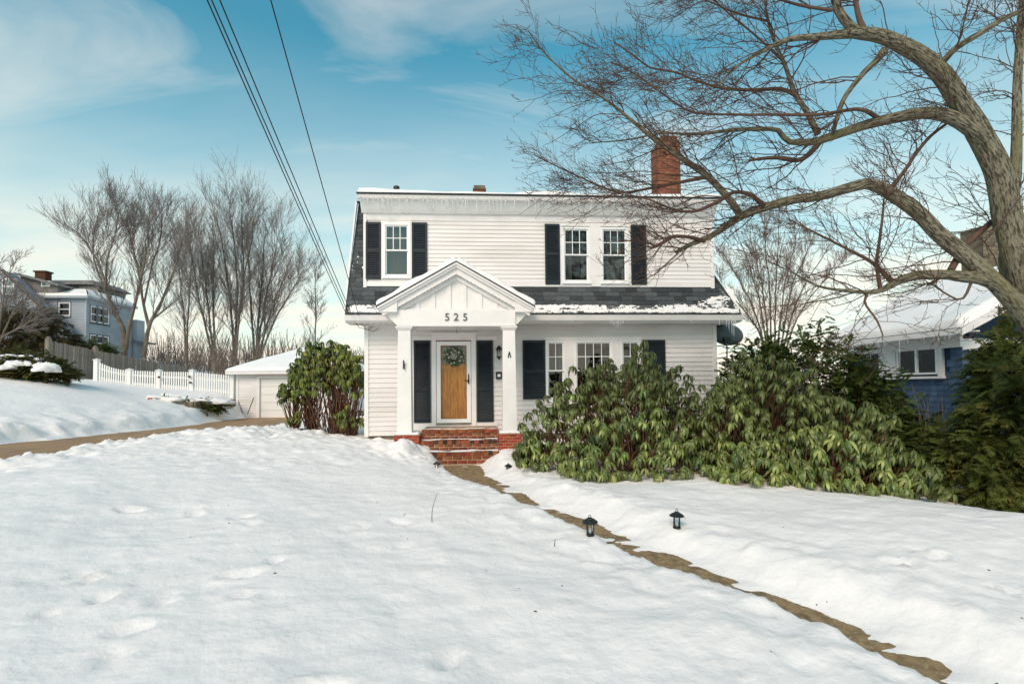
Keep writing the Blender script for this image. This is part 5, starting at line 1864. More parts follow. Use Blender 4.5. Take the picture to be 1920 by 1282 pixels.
def evergreen(name, label, lobes, n, seed, m, spray, group=None, cat='shrub', stems=True, low=-.3):
    """lobes: (x, y, z centre, rx, ry, rz, weight): sprays over lumpy lobes, branches beneath"""
    rr = np.random.default_rng(seed)
    lo = np.array(lobes, float)
    c0 = lo[0]
    zb = gz(c0[0], c0[1])
    t = thing(name, label, cat, (c0[0], c0[1], zb), 0, group)
    t0 = np.array(t.location)
    pick = rr.choice(len(lo), n, p=lo[:, 6] / lo[:, 6].sum())
    d = rr.normal(size=(n, 3))
    d[:, 2] = np.abs(d[:, 2]) * np.where(rr.random(n) < .75, 1, low)
    d = unit(d)
    q = lo[pick]
    rad = rr.uniform(.40, 1.06, n) ** .6 * (1 + .18 * np.sin(d[:, 0] * 6 + q[:, 0]) * np.cos(d[:, 1] * 5 + d[:, 2] * 7))
    pos = q[:, :3] + d * q[:, 3:6] * rad[:, None]
    keep = pos[:, 2] > ground_z(pos[:, 0], pos[:, 1]) + .02
    pos, d = pos[keep], d[keep]
    dirs = d * np.array((1, 1, .35)) + np.array((0, 0, -.18)) + rr.normal(size=d.shape) * .28
    v, f = scatter(spray, pos - t0, dirs, rr.uniform(.7, 1.35, len(pos)), rr)
    put('foliage', mesh_np('foliage', v, f), M[m], t)
    if stems:
        K = min(260, len(pos))
        s = rr.choice(len(pos), K, replace=False)
        qq = q[keep][s]
        b0 = np.c_[qq[:, 0] + rr.normal(0, .1, K) * qq[:, 3], qq[:, 1] + rr.normal(0, .1, K) * qq[:, 4], np.full(K, 0.0)]
        b0[:, 2] = ground_z(b0[:, 0], b0[:, 1]) - .05
        mid = b0 * .4 + pos[s] * .6 + rr.normal(0, .08, (K, 3))
        tt = np.linspace(0, 1, 7)[None, :, None]
        P_ = (1 - tt) ** 2 * b0[:, None] + 2 * tt * (1 - tt) * mid[:, None] + tt ** 2 * pos[s][:, None] - t0
        R_ = np.linspace(.016, .004, 7)[None] * rr.uniform(.6, 1.3, (K, 1))
        v, f = tube_arrays(P_, R_, 4)
        put('branches', mesh_np('branches', v, f, True), M['rhodo_stem'], t)
    return t


SP_H = spray_variants(6, 100, .26, .013, .50, .35, 9)
SP_Y = spray_variants(6, 200, .21, .019, .45, .2, 6)
SP_J = spray_variants(5, 300, .30, .018, .5, .1, 7, .6)
SP_O = spray_variants(5, 400, .55, .022, .5, .3, 7, .7)
evergreen('yew', 'dark evergreen shrub behind the drooping shrub right of the house', [
    (6.6, 11.3, .9, 1.2, .8, 2.0, 4), (5.7, 11.7, .8, .9, .6, 1.95, 3.6), (7.35, 10.8, .6, .85, .7, 1.5, 3), (5.2, 11.6, .6, .5, .5, 1.5, 1.2), (7.4, 9.8, .1, .8, .7, 1.2, 2), (6.9, 9.4, .0, .6, .6, .9, 1)], 7600, 91, 'yew', SP_Y, 'evergreens on the right')
evergreen('hemlock', 'feathery olive green evergreen at the right edge under the big tree', [
    (8.75, 8.7, .8, .90, .9, 1.45, 4), (9.15, 9.2, 1.6, .70, .7, 1.15, 3), (8.0, 8.8, .2, .75, .7, .75, 2.4), (8.35, 8.4, -.1, .8, .6, .6, 2), (9.6, 8.6, .6, .8, .8, 1.5, 2), (9.1, 8.0, -.1, .7, .6, .6, 1.4)], 4800, 92, 'hemlock', SP_H, 'evergreens on the right')
# bare broken branches between the two evergreens
rr = np.random.default_rng(95)
tb = thing('dead_branches', 'pale dead branches poking out between the two evergreens on the right', 'branches', tuple(at(1740, 800, 9.6)))
b0 = np.tile(np.array((0, 0, -.5)), (46, 1)) + rr.normal(0, .12, (46, 3))
d = unit(np.c_[rr.normal(.1, .5, 46), rr.normal(-.3, .3, 46), rr.uniform(.4, 1.2, 46)])
P_ = b0[:, None] + d[:, None] * np.linspace(0, 1, 6)[None, :, None] * rr.uniform(.5, 1.1, 46)[:, None, None] + np.cumsum(rr.normal(0, .015, (46, 6, 3)), 1)
v, f = tube_arrays(P_, np.linspace(.010, .004, 6)[None] * np.ones((46, 1)), 4)
put('twigs', mesh_np('twigs', v, f, True), M['path'], tb)

# ------------------------------------------------------------------ right neighbour: blue shingled house
NA = R(3.7)
NO = hw(0, 0, 0) * 0 + np.array((at(1805, 700, 11.1)[0], 11.1, 0))
nb = thing('blue_shingled_house', 'low blue shingled house with white trim and a snow covered roof', 'house', tuple(NO), NA)
# local: +y runs away from the camera along the wall that faces the white house (x = 0); the front faces -y
NE = 2.72          # underside of the eave
NB = -.7
NL = 3.5
nm = MB()
nm.prism([(.02, .02, NB), (6, .02, NB), (6, .02, NE), (3.0, .02, 4.30), (.02, .02, NE - .02)], (0, .28, 0))
wy0, wy1, wz0, wz1 = .58, 1.72, 1.84, 2.56
nm.box(.02, .2, .02, wy0, NB, NE).box(.02, .2, wy1, NL, NB, NE).box(.02, .2, wy0, wy1, NB, wz0).box(.02, .2, wy0, wy1, wz1, NE)
nm.box(5.8, 6, .3, NL, NB, NE).prism([(.02, NL - .2, NB), (6, NL - .2, NB), (6, NL - .2, NE), (3.0, NL - .2, 4.30), (.02, NL - .2, NE - .02)], (0, .2, 0))
nm.build('wall', M['nb_dark'], nb)
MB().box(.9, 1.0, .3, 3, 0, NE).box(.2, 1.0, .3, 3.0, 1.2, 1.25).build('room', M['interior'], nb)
ns_mesh = {}


def nshingle(side, a, z, wd):
    k = round(wd, 2)
    if k not in ns_mesh:
        mb = MB()
        mb.hexa([(0, -.018, 0), (wd - .008, -.018, 0), (wd - .008, .0, 0), (0, .0, 0), (0, -.006, .15), (wd - .008, -.006, .15), (wd - .008, 0, .15), (0, 0, .15)])
        me = mb.mesh('shingle')
        me.materials.append(M['nb_shingle'])
        ns_mesh[k] = me
    if side == 'w':
        o = put('shingle', ns_mesh[k], None, nb, (.018, a + wd, z))
        o.rotation_euler = (0, 0, -math.pi / 2)
    else:
        o = put('shingle', ns_mesh[k], None, nb, (a, .018, z))


cnt = 0
for k in range(26):
    z = NB + .06 + k * .132
    if z > NE - .33:
        break
    y = .0 if k % 2 == 0 else -.06
    while y < 1.9:
        wd = random.choice((.14, .17, .20))
        if not (y + wd > wy0 - .16 and y < wy1 + .14 and wz0 - .16 < z + .07 < wz1 + .3):
            a = max(y, 0)
            nshingle('w', a, z, y + wd - a)
            cnt += 1
        y += wd
    x = .02
    while x < .42:
        wd = random.choice((.12, .15, .18))
        nshingle('f', x, z, wd)
        cnt += 1
        x += wd
# white trim and window
MB().box(-.05, .02, -.02, NL, NE - .30, NE - .01).build('frieze_board', M['trim'], nb)
MB().box(-.045, .02, wy0 - .14, wy0 - .02, wz0 - .06, NE - .30).box(-.045, .02, wy1 + .02, wy1 + .55, wz0 - .06, NE - .30).box(-.09, .03, wy0 - .17, wy1 + .58, wz0 - .10, wz0 - .045).build('casing', M['trim'], nb)
nw = MB()
for a, b_ in ((wy0, wy0 + .05), (1.12, 1.18), (wy1 - .05, wy1)):
    nw.box(-.03, .06, a, b_, wz0, wz1)
nw.box(-.032, .06, wy0, wy1, wz0, wz0 + .045).box(-.032, .06, wy0, wy1, wz1 - .045, wz1)
nwin = nw.build('window', M['vinyl'], nb)
for a, b_ in ((wy0 + .05, 1.12), (1.18, wy1 - .05)):
    MB().box(.010, .016, a, b_, wz0 + .045, wz1 - .045).build('pane', M['glass'], nwin)
bl = MB()
for k in range(26):
    z = wz0 + .05 + k * .024
    bl.hexa([(.030, wy0 + .05, z), (.030, wy1 - .05, z), (.034, wy1 - .05, z), (.034, wy0 + .05, z), (.040, wy0 + .05, z + .023), (.040, wy1 - .05, z + .023), (.044, wy1 - .05, z + .023), (.044, wy0 + .05, z + .023)])
bl.build('blind', M['white_vinyl'], nwin)
# roof: the slope facing the white house climbs to the right
rx1, rz1 = 3.0, 4.45
MB().hexa([(-.42, -.45, NE + .0), (rx1, -.45, rz1 - .02), (rx1, NL + .3, rz1 - .02), (-.42, NL + .3, NE + .0), (-.42, -.45, NE + .07), (rx1, -.45, rz1 + .06), (rx1, NL + .3, rz1 + .06), (-.42, NL + .3, NE + .07)]).build('roof', M['roof_dark'], nb)
MB().hexa([(rx1, -.45, rz1 - .02), (6.42, -.45, NE), (6.42, NL + .3, NE), (rx1, NL + .3, rz1 - .02), (rx1, -.45, rz1 + .06), (6.42, -.45, NE + .07), (6.42, NL + .3, NE + .07), (rx1, NL + .3, rz1 + .06)]).build('roof', M['roof_dark'], nb)
MB().box(-.46, -.40, -.47, NL + .3, NE - .06, NE + .06).build('gutter', M['trim'], nb)
MB().box(-.40, .02, -.4, NL + .2, NE - .008, NE + .02).build('soffit', M['soffit'], nb)
MB().hexa([(-.46, -.49, NE - .09), (rx1, -.49, rz1 - .11), (rx1, -.45, rz1 - .11), (-.46, -.45, NE - .09), (-.46, -.49, NE + .07), (rx1, -.49, rz1 + .05), (rx1, -.45, rz1 + .05), (-.46, -.45, NE + .07)]).build('rake_board', M['trim'], nb)
MB().box(.02, 1.4, -.012, .018, NE - .38, NE - .12).build('frieze_board', M['trim'], nb)
slab('roof_snow', [(-.46, -.46, NE + .07), (rx1, -.46, rz1 + .06), (rx1, NL + .3, rz1 + .06), (-.46, NL + .3, NE + .07)], .17, 60, 80, M['roof_snow'], nb, .14, .35, .8, 14, ('r',))
nch = MB().box(4.6, 5.3, 3.8, 4.5, -.5, 6.3).build('chimney', M['stone'], nb)
for k in range(20):
    x = 4.6
    while x < 5.28:
        wd = random.choice((.14, .2, .26))
        wd = min(wd, 5.3 - x)
        brick(nch, 'nstone', (max(wd - .015, .03), .03, .11), M['stone'], (x, 3.79, 3.9 + k * .12))
        x += wd
for k in range(70):
    y = random.uniform(-.3, 3.6)
    o = put('icicle', random.choice(ic), None, nb, (-.45, y, NE - .05))
    ln = random.uniform(.04, .16) if y < 1.9 else random.uniform(.15, .55)
    o.scale = (.45, .45, ln)
o = put('icicle', ic[0], None, nb, (-.45, 1.12, NE - .05))
o.scale = (.6, .6, .85)

# ------------------------------------------------------------------ left: garage
GO = np.array((at(443, 784, 26)[0], 26.0, .10))
ga = thing('garage', 'white detached garage with a snow covered hip roof behind the driveway', 'garage', tuple(GO), HA)
GW, GD, GH = 5.6, 6.0, 2.30
gm = MB()
gm.box(.02, 1.12, .02, .15, 0, GH).box(3.72, GW, .02, .15, 0, GH).box(1.12, 3.72, .02, .15, 2.06, GH).box(0.02, .15, .15, GD, 0, GH).box(GW - .15, GW, .15, GD, 0, GH).box(0.02, GW, GD - .1, GD, 0, GH)
gm.build('wall', M['siding'], ga)
st = .135
for k in range(int(GH / st)):
    for a, b_ in ((.10, 1.0), (3.84, GW - .1)):
        z = .02 + k * st
        MB().hexa([(a, -.006, z), (b_, -.006, z), (b_, .02, z), (a, .02, z), (a, .012, z + st), (b_, .012, z + st), (b_, .02, z + st), (a, .02, z + st)]).build('clapboard', M['siding'], ga)
for a, b_ in ((-.02, .10), (GW - .1, GW + .02)):
    MB().box(a, b_, -.02, .1, 0, GH - .05).build('corner_board', M['trim'], ga)
MB().box(1.0, 1.14, -.03, .08, 0, 2.14).box(3.70, 3.84, -.03, .08, 0, 2.14).box(1.14, 3.70, -.03, .08, 2.04, 2.14).build('door_trim', M['trim'], ga)
gdm = MB().box(1.14, 3.70, .09, .12, .0, 2.04)
gdo = gdm.build('garage_door', M['blind'], ga)
for k in range(5):
    MB().box(1.145, 3.695, .062, .09, .01 + k * .405, .40 + k * .405).build('door_panel', M['white_vinyl'], gdo)
MB().box(-.35, GW + .35, -.35, GD + .35, GH - .04, GH + .0).build('soffit', M['trim'], ga)
MB().box(-.38, GW + .38, -.38, -.34, GH - .05, GH + .12).box(-.38, -.34, -.34, GD + .3, GH - .05, GH + .12).build('fascia', M['trim'], ga)
rc = [(-.4, -.4, GH + .10), (GW + .4, -.4, GH + .10), (GW + .4, GD + .4, GH + .10), (-.4, GD + .4, GH + .10)]
ra, rb = (GW / 2 - .1, GD / 2, GH + 1.55), (GW / 2 + .1, GD / 2, GH + 1.55)
rfm = MB()
rfm.poly([rc[0], rc[1], rb, ra]).poly([rc[1], rc[2], rb]).poly([rc[2], rc[3], ra, rb]).poly([rc[3], rc[0], ra]).poly(rc[::-1])
rfm.build('roof', M['roof_dark'], ga)
slab('roof_snow', [rc[0], rc[1], rb, ra], .12, 60, 30, M['roof_snow'], ga, .12, .3, 1.0, 5, ('l', 'r', 't'))
slab('roof_snow', [rc[3], rc[0], ra, ra], .12, 40, 30, M['roof_snow'], ga, .12, .3, 1.0, 5, ('l', 'r', 't'))
slab('roof_snow', [rc[1], rc[2], rb, rb], .12, 40, 30, M['roof_snow'], ga, .12, .3, 1.0, 5, ('l', 'r', 't'))
for (a, b_, lab) in (((447, 752), (455, 774), 'dark tool handle leaning on the corner of the garage'), ((476, 745), (464, 776), 'thin pole leaning on the garage wall beside its door')):
    o = MB().tube([at(*a, 25.6), at(*b_, 25.35)], .022, 6).build('tool_handle', M['dead'])
    tag(o, lab, 'pole', 'poles leaning on the garage')
rw = thing('retaining_wall', 'low stone retaining wall holding the snowy terrace beside the garage', 'wall', (-14.3, 22.0, .2))
MB().box(-.1, .45, .3, 3.6, -.1, .86).build('wall_core', M['stone'], rw)
for k in range(5):
    y = .3
    while y < 3.5:
        wd = random.uniform(.3, .55)
        MB().box(.43, .50, y + .01, min(y + wd, 3.6) - .01, k * .18 + .01, k * .18 + .17).build('stone', M['stone'], rw)
        y += wd
    x = -.1
    while x < .44:
        wd = min(random.uniform(.2, .35), .45 - x)
        MB().box(x + .01, x + wd - .01, .24, .32, k * .18 + .01, k * .18 + .17).build('stone', M['stone'], rw)
        x += wd
evergreen('low_hedge', 'low dark hedge capped with snow below the picket fence', [(-14.4, 23.0, .80, 1.0, .5, .42, 2), (-15.6, 22.6, .95, .9, .5, .36, 2), (-13.7, 23.6, .75, .5, .6, .4, 1)], 900, 97, 'yew', SP_Y)
rp_ = at(282, 746, 21.9)
o = MB().box(-.06, .07, -.03, .03, -.05, .02).hexa([(-.12, -.03, -.08), (-.08, -.03, -.08), (-.08, .03, -.08), (-.12, .03, -.08), (-.10, -.03, .02), (-.06, -.03, .02), (-.06, .03, .02), (-.10, .03, .02)]).build('driveway_marker', M['red_plastic'], None, tuple(rp_))
tag(o, 'small red plastic marker half buried in the snow by the hedge', 'marker')

# ------------------------------------------------------------------ picket fence and gate
pf = thing('picket_fence', 'white picket fence with square posts running down to the garage', 'fence', tuple(at(181, 714, 26)))
pf0 = np.array(pf.location)
gate = thing('picket_gate', 'white picket gate with black latch in the picket fence', 'gate', tuple(at(300, 730, 26)))
gt0 = np.array(gate.location)
pk_mesh = {}
POSTS = [(181, 672, 716), (243, 690.5, 724), (298, 692, 731), (360, 692, 738), (436, 699, 745)]
for k, (x, t_, b_) in enumerate(POSTS):
    tp, bt = at(x, t_, 26), at(x, b_, 26)
    h = tp[2] - bt[2] + .25
    mb = MB().box(-.10, .10, -.10, .10, -.25, h - .35)
    mb.box(-.125, .125, -.125, .125, h - .35, h - .31)
    mb.hexa([(-.15, -.15, h - .31), (.15, -.15, h - .31), (.15, .15, h - .31), (-.15, .15, h - .31), (-.02, -.02, h - .25), (.02, -.02, h - .25), (.02, .02, h - .25), (-.02, .02, h - .25)])
    mb.build('post', M['white_vinyl'], pf, tuple(bt - pf0))
SEC = [((181, 678, 714), (243, 694, 723), -5), ((243, 694, 723), (298, 696, 730), 0), ((298, 696, 730), (360, 697, 736), 0), ((360, 697, 736), (436, 703, 742), 0)]
for k, (a, b_, sag) in enumerate(SEC):
    owner, o0 = (gate, gt0) if k == 2 else (pf, pf0)
    n = max(6, int((b_[0] - a[0] - 8) / 4.3))
    for i in range(n):
        f_ = (i + .5) / n
        x = a[0] + 5 + (b_[0] - a[0] - 10) * f_
        tp = at(x, a[1] + (b_[1] - a[1]) * f_ - sag * .6 * math.sin(math.pi * f_), 26)
        bt = at(x, a[2] + (b_[2] - a[2]) * f_ + 3, 26)
        h = tp[2] - bt[2]
        MB().box(-.032, .032, -.05, -.025, 0, h - .03).hexa([(-.032, -.05, h - .03), (.032, -.05, h - .03), (.032, -.025, h - .03), (-.032, -.025, h - .03), (-.004, -.05, h), (.004, -.05, h), (.004, -.025, h), (-.004, -.025, h)]).build('picket', M['white_vinyl'], owner, tuple(bt - o0))
    for fr in (.30, .82):
        mb = MB()
        for i in range(8):
            q = []
            for f_ in (i / 8, (i + 1) / 8):
                x = a[0] + 2 + (b_[0] - a[0] - 4) * f_
                yy = (a[1] + (b_[1] - a[1]) * f_ - sag * .6 * math.sin(math.pi * f_)) * (1 - fr) + (a[2] + (b_[2] - a[2]) * f_) * fr
                q.append(at(x, yy, 26.0) - o0)
            p0_, p1_ = q
            mb.hexa([p0_ + (0, -.02, -.045), p1_ + (0, -.02, -.045), p1_ + (0, .03, -.045), p0_ + (0, .03, -.045), p0_ + (0, -.02, .045), p1_ + (0, -.02, .045), p1_ + (0, .03, .045), p0_ + (0, .03, .045)])
        mb.build('rail', M['white_vinyl'], owner)
for x, y in ((298, 707), (355, 706), (357, 717)):
    p = at(x, y, 25.82) - gt0
    MB().box(-.05, .05, -.03, .02, -.05, .05).tube([(0, -.02, 0), (.07, -.06, 0)], .02, 6).build('latch', M['black_metal'], gate, tuple(p))

# ------------------------------------------------------------------ stockade fence
sf = thing('stockade_fence', 'weathered grey board fence behind the white pickets, stepping downhill', 'fence', tuple(at(90, 708, 27)))
sf0 = np.array(sf.location)
A_, B_, C_ = (90, 638, 712, 27.0), (178, 656, 722, 30.0), (362, 692, 745, 41.0)
bd = {}
for (p_, q_) in ((A_, B_), (B_, C_)):
    a3, b3 = at(p_[0], p_[1], p_[3]), at(q_[0], q_[1], q_[3])
    a0, b0_ = at(p_[0], p_[2], p_[3]), at(q_[0], q_[2], q_[3])
    ln = np.linalg.norm((b3 - a3)[:2])
    n = int(ln / .145)
    ang = math.atan2(b3[1] - a3[1], b3[0] - a3[0])
    for i in range(n):
        f_ = (i + .5) / n
        tp, bt = a3 + (b3 - a3) * f_, a0 + (b0_ - a0) * f_
        h = round(tp[2] - bt[2] + .3, 1)
        if h not in bd:
            mb = MB().box(-.066, .066, -.012, .012, -.3, h - .36)
            mb.hexa([(-.066, -.012, h - .36), (.066, -.012, h - .36), (.066, .012, h - .36), (-.066, .012, h - .36), (-.02, -.012, h - .29), (.02, -.012, h - .29), (.02, .012, h - .29), (-.02, .012, h - .29)])
            me = mb.mesh('board')
            me.materials.append(M['fence_grey'])
            bd[h] = me
        o = put('board', bd[h], None, sf, (bt[0] - sf0[0] + random.uniform(-.004, .004), bt[1] - sf0[1] + random.uniform(-.015, .015), tp[2] - h + .29 - sf0[2] + random.uniform(-.03, .02)))
        o.rotation_euler = (random.uniform(-.01, .01), random.uniform(-.012, .012), ang)
    mb = MB()
    for fr in (.2, .8):
        u_ = a3 * (1 - fr) + a0 * fr - sf0
        w_ = b3 * (1 - fr) + b0_ * fr - sf0
        mb.hexa([u_ + (0, .03, -.05), w_ + (0, .03, -.05), w_ + (0, .08, -.05), u_ + (0, .08, -.05), u_ + (0, .03, .05), w_ + (0, .03, .05), w_ + (0, .08, .05), u_ + (0, .08, .05)])
    mb.build('rail', M['fence_grey'], sf)
for (x, t_, b_, Y) in ((90, 633, 712, 26.95), (178, 650, 722, 29.9), (270, 672, 735, 35.3)):
    tp, bt = at(x, t_, Y), at(x, b_, Y)
    h = tp[2] - bt[2]
    MB().box(-.10, .10, -.12, .08, -.3, h - .1).lathe([(.14, h - .1), (.14, h - .06), (.09, h - .04), (.11, h), (.03, h + .06)], (0, -.02, 0), 10).build('post', M['fence_grey'], sf, tuple(bt - sf0))

# ------------------------------------------------------------------ evergreens in front of the blue house
evergreen('juniper', 'low spreading juniper with clumps of snow at the left edge', [(-18.6, 20.0, 2.35, 1.25, .9, .62, 3), (-19.9, 20.2, 2.5, 1.2, .9, .75, 3), (-17.9, 19.9, 2.25, .6, .6, .42, 1.2)], 1500, 98, 'juniper', SP_J)
jn = [o for o in bpy.data.objects if o.name == 'juniper'][0]


def snow_blob(parent, p, rx, ry, rz, seed, name='snow_clump'):
    rr = np.random.default_rng(seed)
    n, m_ = 14, 22
    V = []
    for i in range(n + 1):
        e = math.pi / 2 - i / n * math.pi * .62
        for k in range(m_):
            a = 6.2832 * k / m_
            q = 1 + .55 * float(fbm(np.array([math.cos(a) * 2.2 + seed]), np.array([math.sin(a) * 2.2 + e * 1.5]), seed, 4)[0])
            V.append((p[0] + rx * q * math.cos(e) * math.cos(a), p[1] + ry * q * math.cos(e) * math.sin(a), p[2] + rz * math.sin(e) * q))
    i = np.arange(n)[:, None] * m_ + np.arange(m_)[None]
    j = np.arange(n)[:, None] * m_ + (np.arange(m_) + 1)[None] % m_
    F = np.stack([i, j, j + m_, i + m_], -1).reshape(-1, 4)
    return put(name, mesh_np(name, V, F, True), M['roof_snow'], parent)


for k, (x, y, Y, rx, rz) in enumerate(((20, 690, 19.2, .36, .20), (46, 684, 19.3, .36, .13), (30, 682, 19.4, .3, .12), (88, 692, 19.2, .38, .22), (78, 686, 19.4, .25, .12), (15, 668, 19.8, .3, .07), (50, 668, 20, .22, .06), (74, 675, 19.9, .2, .09), (3, 676, 19.6, .24, .10), (100, 696, 19.3, .22, .12))):
    snow_blob(jn, at(x, y, Y) - np.array(jn.location), rx, rx * .9, rz, 5 + k)
lh = [o for o in bpy.data.objects if o.name == 'low_hedge'][0]
for k, (x, y, Y, rx, ry, rz) in enumerate(((330, 751, 23.0, .9, .7, .20), (372, 753, 23.2, .9, .6, .18), (402, 755, 23.5, .7, .6, .16), (302, 748, 22.9, .8, .7, .2))):
    snow_blob(lh, at(x, y, Y) - np.array(lh.location), rx, ry, rz, 25 + k)
evergreen('evergreen_thicket', 'tangled olive evergreen mass behind the left end of the board fence', [
    tuple(at(30, 640, 32)) + (2.4, 1.6, 2.0, 3), tuple(at(90, 655, 33)) + (2.0, 1.5, 1.5, 3), tuple(at(140, 668, 34.5)) + (1.6, 1.2, .6, 1.5), tuple(at(60, 610, 34)) + (1.6, 1.2, 1.3, 2), tuple(at(-30, 640, 32)) + (2.0, 1.5, 2.2, 2)], 2600, 99, 'olive', SP_O)
evergreen('leafy_bush', 'dark green leafy bush below the windows of the blue house', [tuple(at(178, 658, 38)) + (1.2, .8, .55, 1), tuple(at(150, 655, 38)) + (1.0, .8, .6, 1), tuple(at(196, 664, 38)) + (.6, .6, .4, .6)], 700, 96, 'yew', SP_O)

# ------------------------------------------------------------------ far left: blue house on the rise
BO = np.array((at(161, 600, 50)[0], 50.0, 0))
bh = thing('blue_house', 'large blue grey house with gable and dark dormers on the rise at left', 'house', tuple(BO), HA)
BZ, BE = 3.0, 10.55


def lap(name, pts0, pts1, z0, z1, st, m, parent, nrm, ops=()):
    """lap siding on a vertical wall from pts0 to pts1 (xy), stepped; ops are (a0,a1,z0,z1) openings by distance"""
    a, b_ = np.array(pts0, float), np.array(pts1, float)
    ln = np.linalg.norm(b_ - a)
    d = (b_ - a) / ln
    nr = np.array(nrm, float)
    mb = MB()
    z = z0
    while z < z1 - .01:
        zt = min(z + st, z1)
        cur = 0
        segs = []
        for o in sorted(ops):
            if min(zt, o[3]) - max(z, o[2]) > .3 * st:
                segs.append((cur, o[0]))
                cur = o[1]
        segs.append((cur, ln))
        for s0, s1 in segs:
            if s1 - s0 < .02:
                continue
            p, q = a + d * s0, a + d * s1
            po, qo = p + nr * .07, q + nr * .07
            pi, qi = p + nr * .005, q + nr * .005
            pb, qb = p - nr * .1, q - nr * .1
            mb.hexa([(*po, z), (*qo, z), (*qb, z), (*pb, z), (*pi, zt), (*qi, zt), (*qb, zt), (*pb, zt)])
        z += st
    return mb.build(name, m, parent)


FRW = [(2.45 - 1.1, 2.45, 6.2, 7.6), (2.45 - 1.05, 2.45, 8.9, 10.1)]
FW = 8.5
fo = [(FW - 2.55, FW - 1.45, 8.85, 10.15), (FW - 2.55, FW - 1.45, 5.4, 7.4)]
lap('wall', (-FW, 0), (0, 0), BZ, BE, .21, M['blue_siding'], bh, (0, -1), fo)
SW = 6.6
so = [(.55, 3.1, 8.35, 9.95), (.55, 3.1, 5.5, 7.1)]
lap('wall', (0, 0), (0, SW), BZ, BE, .21, M['blue_siding'], bh, (1, 0), so)
MB().box(-FW, -.05, .1, SW - .1, BZ, BE).build('core', M['blue_trim'], bh) if False else None
MB().box(-.09, .06, -.06, .09, BZ, BE).build('corner_board', M['blue_siding'], bh)


def far_window(o, wall, casts=1):
    a0, a1, z0, z1 = o
    wins = []
    n = casts
    wd = (a1 - a0) / n
    for k in range(n):
        s0, s1 = a0 + k * wd, a0 + (k + 1) * wd

        def bx_(mb, p, q, d0, d1, za, zb):
            if wall == 'f':
                mb.box(-FW + p, -FW + q, -d1, -d0, za, zb)
            else:
                mb.box(d0, d1, p, q, za, zb)
        fr = MB()
        t_ = .10
        bx_(fr, s0, s0 + t_, -.06, .05, z0, z1)
        bx_(fr, s1 - t_, s1, -.06, .05, z0, z1)
        bx_(fr, s0 + t_, s1 - t_, -.06, .048, z1 - t_, z1)
        bx_(fr, s0 + t_, s1 - t_, -.06, .048, z0, z0 + t_)
        bx_(fr, s0 + t_, s1 - t_, -.05, .03, (z0 + z1) / 2 - .04, (z0 + z1) / 2 + .04)
        wn_ = fr.build('window', M['vinyl'], bh)
        for za, zb in ((z0 + t_, (z0 + z1) / 2 - .04), ((z0 + z1) / 2 + .04, z1 - t_)):
            pm_ = MB()
            bx_(pm_, s0 + t_, s1 - t_, -.04, -.02, za, zb)
            pm_.build('pane', M['glass'], wn_)
        cm = MB()
        bx_(cm, s0 + t_, s1 - t_, -.30, -.28, z0 + t_ + (.5 if k % 2 else 0), z1 - t_)
        cm.build('curtain', M['blind'] if k % 2 == 0 else M['interior'], wn_)
        tr = MB()
        bx_(tr, s0 - .12, s0, -.02, .06, z0 - .12, z1 + .12)
        bx_(tr, s1, s1 + .12, -.02, .06, z0 - .12, z1 + .12)
        bx_(tr, s0 - .12, s1 + .12, -.02, .075, z0 - .22, z0 - .1)
        tr.build('casing', M['blue_trim'], wn_)


far_window(fo[0], 'f')
far_window(fo[1], 'f')
far_window(so[0], 's', 3)
far_window(so[1], 's', 3)
MB().box(-FW + .2, -.2, .35, SW - .2, BZ, BZ + .1).box(-FW + .2, -.5, .6, .7, BZ, BE).box(-.7, -.6, .6, SW, BZ, BE).build('room', M['interior'], bh)
# wing roof with snow
q = [(-FW - .2, -.45, BE), (.45, -.45, BE), (.45, SW + .3, BE), (-FW - .2, SW + .3, BE)]
MB().hexa([p for p in q] + [(p[0], p[1], p[2] + .22) for p in q]).build('cornice', M['blue_siding'], bh)
e = [(-FW - .2, -.45, BE + .22), (.45, -.45, BE + .22), (-.9, 1.2, BE + 1.0), (-FW - .2, 1.2, BE + 1.0)]
s_ = [(.45, -.45, BE + .22), (.45, SW + .3, BE + .22), (-.9, SW + .3, BE + 1.0), (-.9, 1.2, BE + 1.0)]
MB().poly(e).poly(s_).poly([(-FW - .2, 1.2, BE + 1.0), (-.9, 1.2, BE + 1.0), (-.9, SW + .3, BE + 1.0), (-FW - .2, SW + .3, BE + 1.0)]).build('wing_roof', M['blue_roof'], bh)
slab('roof_snow', e, .16, 30, 16, M['roof_snow'], bh, .2, .3, .6, 3, ('r', 't'))
slab('roof_snow', s_, .16, 30, 16, M['roof_snow'], bh, .2, .3, .6, 3, ('l', 't'))
# dormered block behind the wing
MB().box(-6.5, -1.6, 3.0, 8.0, BE - .5, BE + 1.9).build('dormer', M['blue_roof'], bh)
MB().box(-2.9, -1.0, 2.96, 2.99, BE + 1.15, BE + 1.75).build('dormer_window', M['blind'], bh)
MB().hexa([(-7.0, 2.5, BE + 1.9), (-1.1, 2.5, BE + 1.9), (-1.1, 8.4, BE + 1.9), (-7.0, 8.4, BE + 1.9), (-6.4, 3.4, BE + 2.5), (-1.9, 3.4, BE + 2.5), (-1.9, 7.6, BE + 2.5), (-6.4, 7.6, BE + 2.5)]).build('dormer_roof', M['blue_roof'], bh)
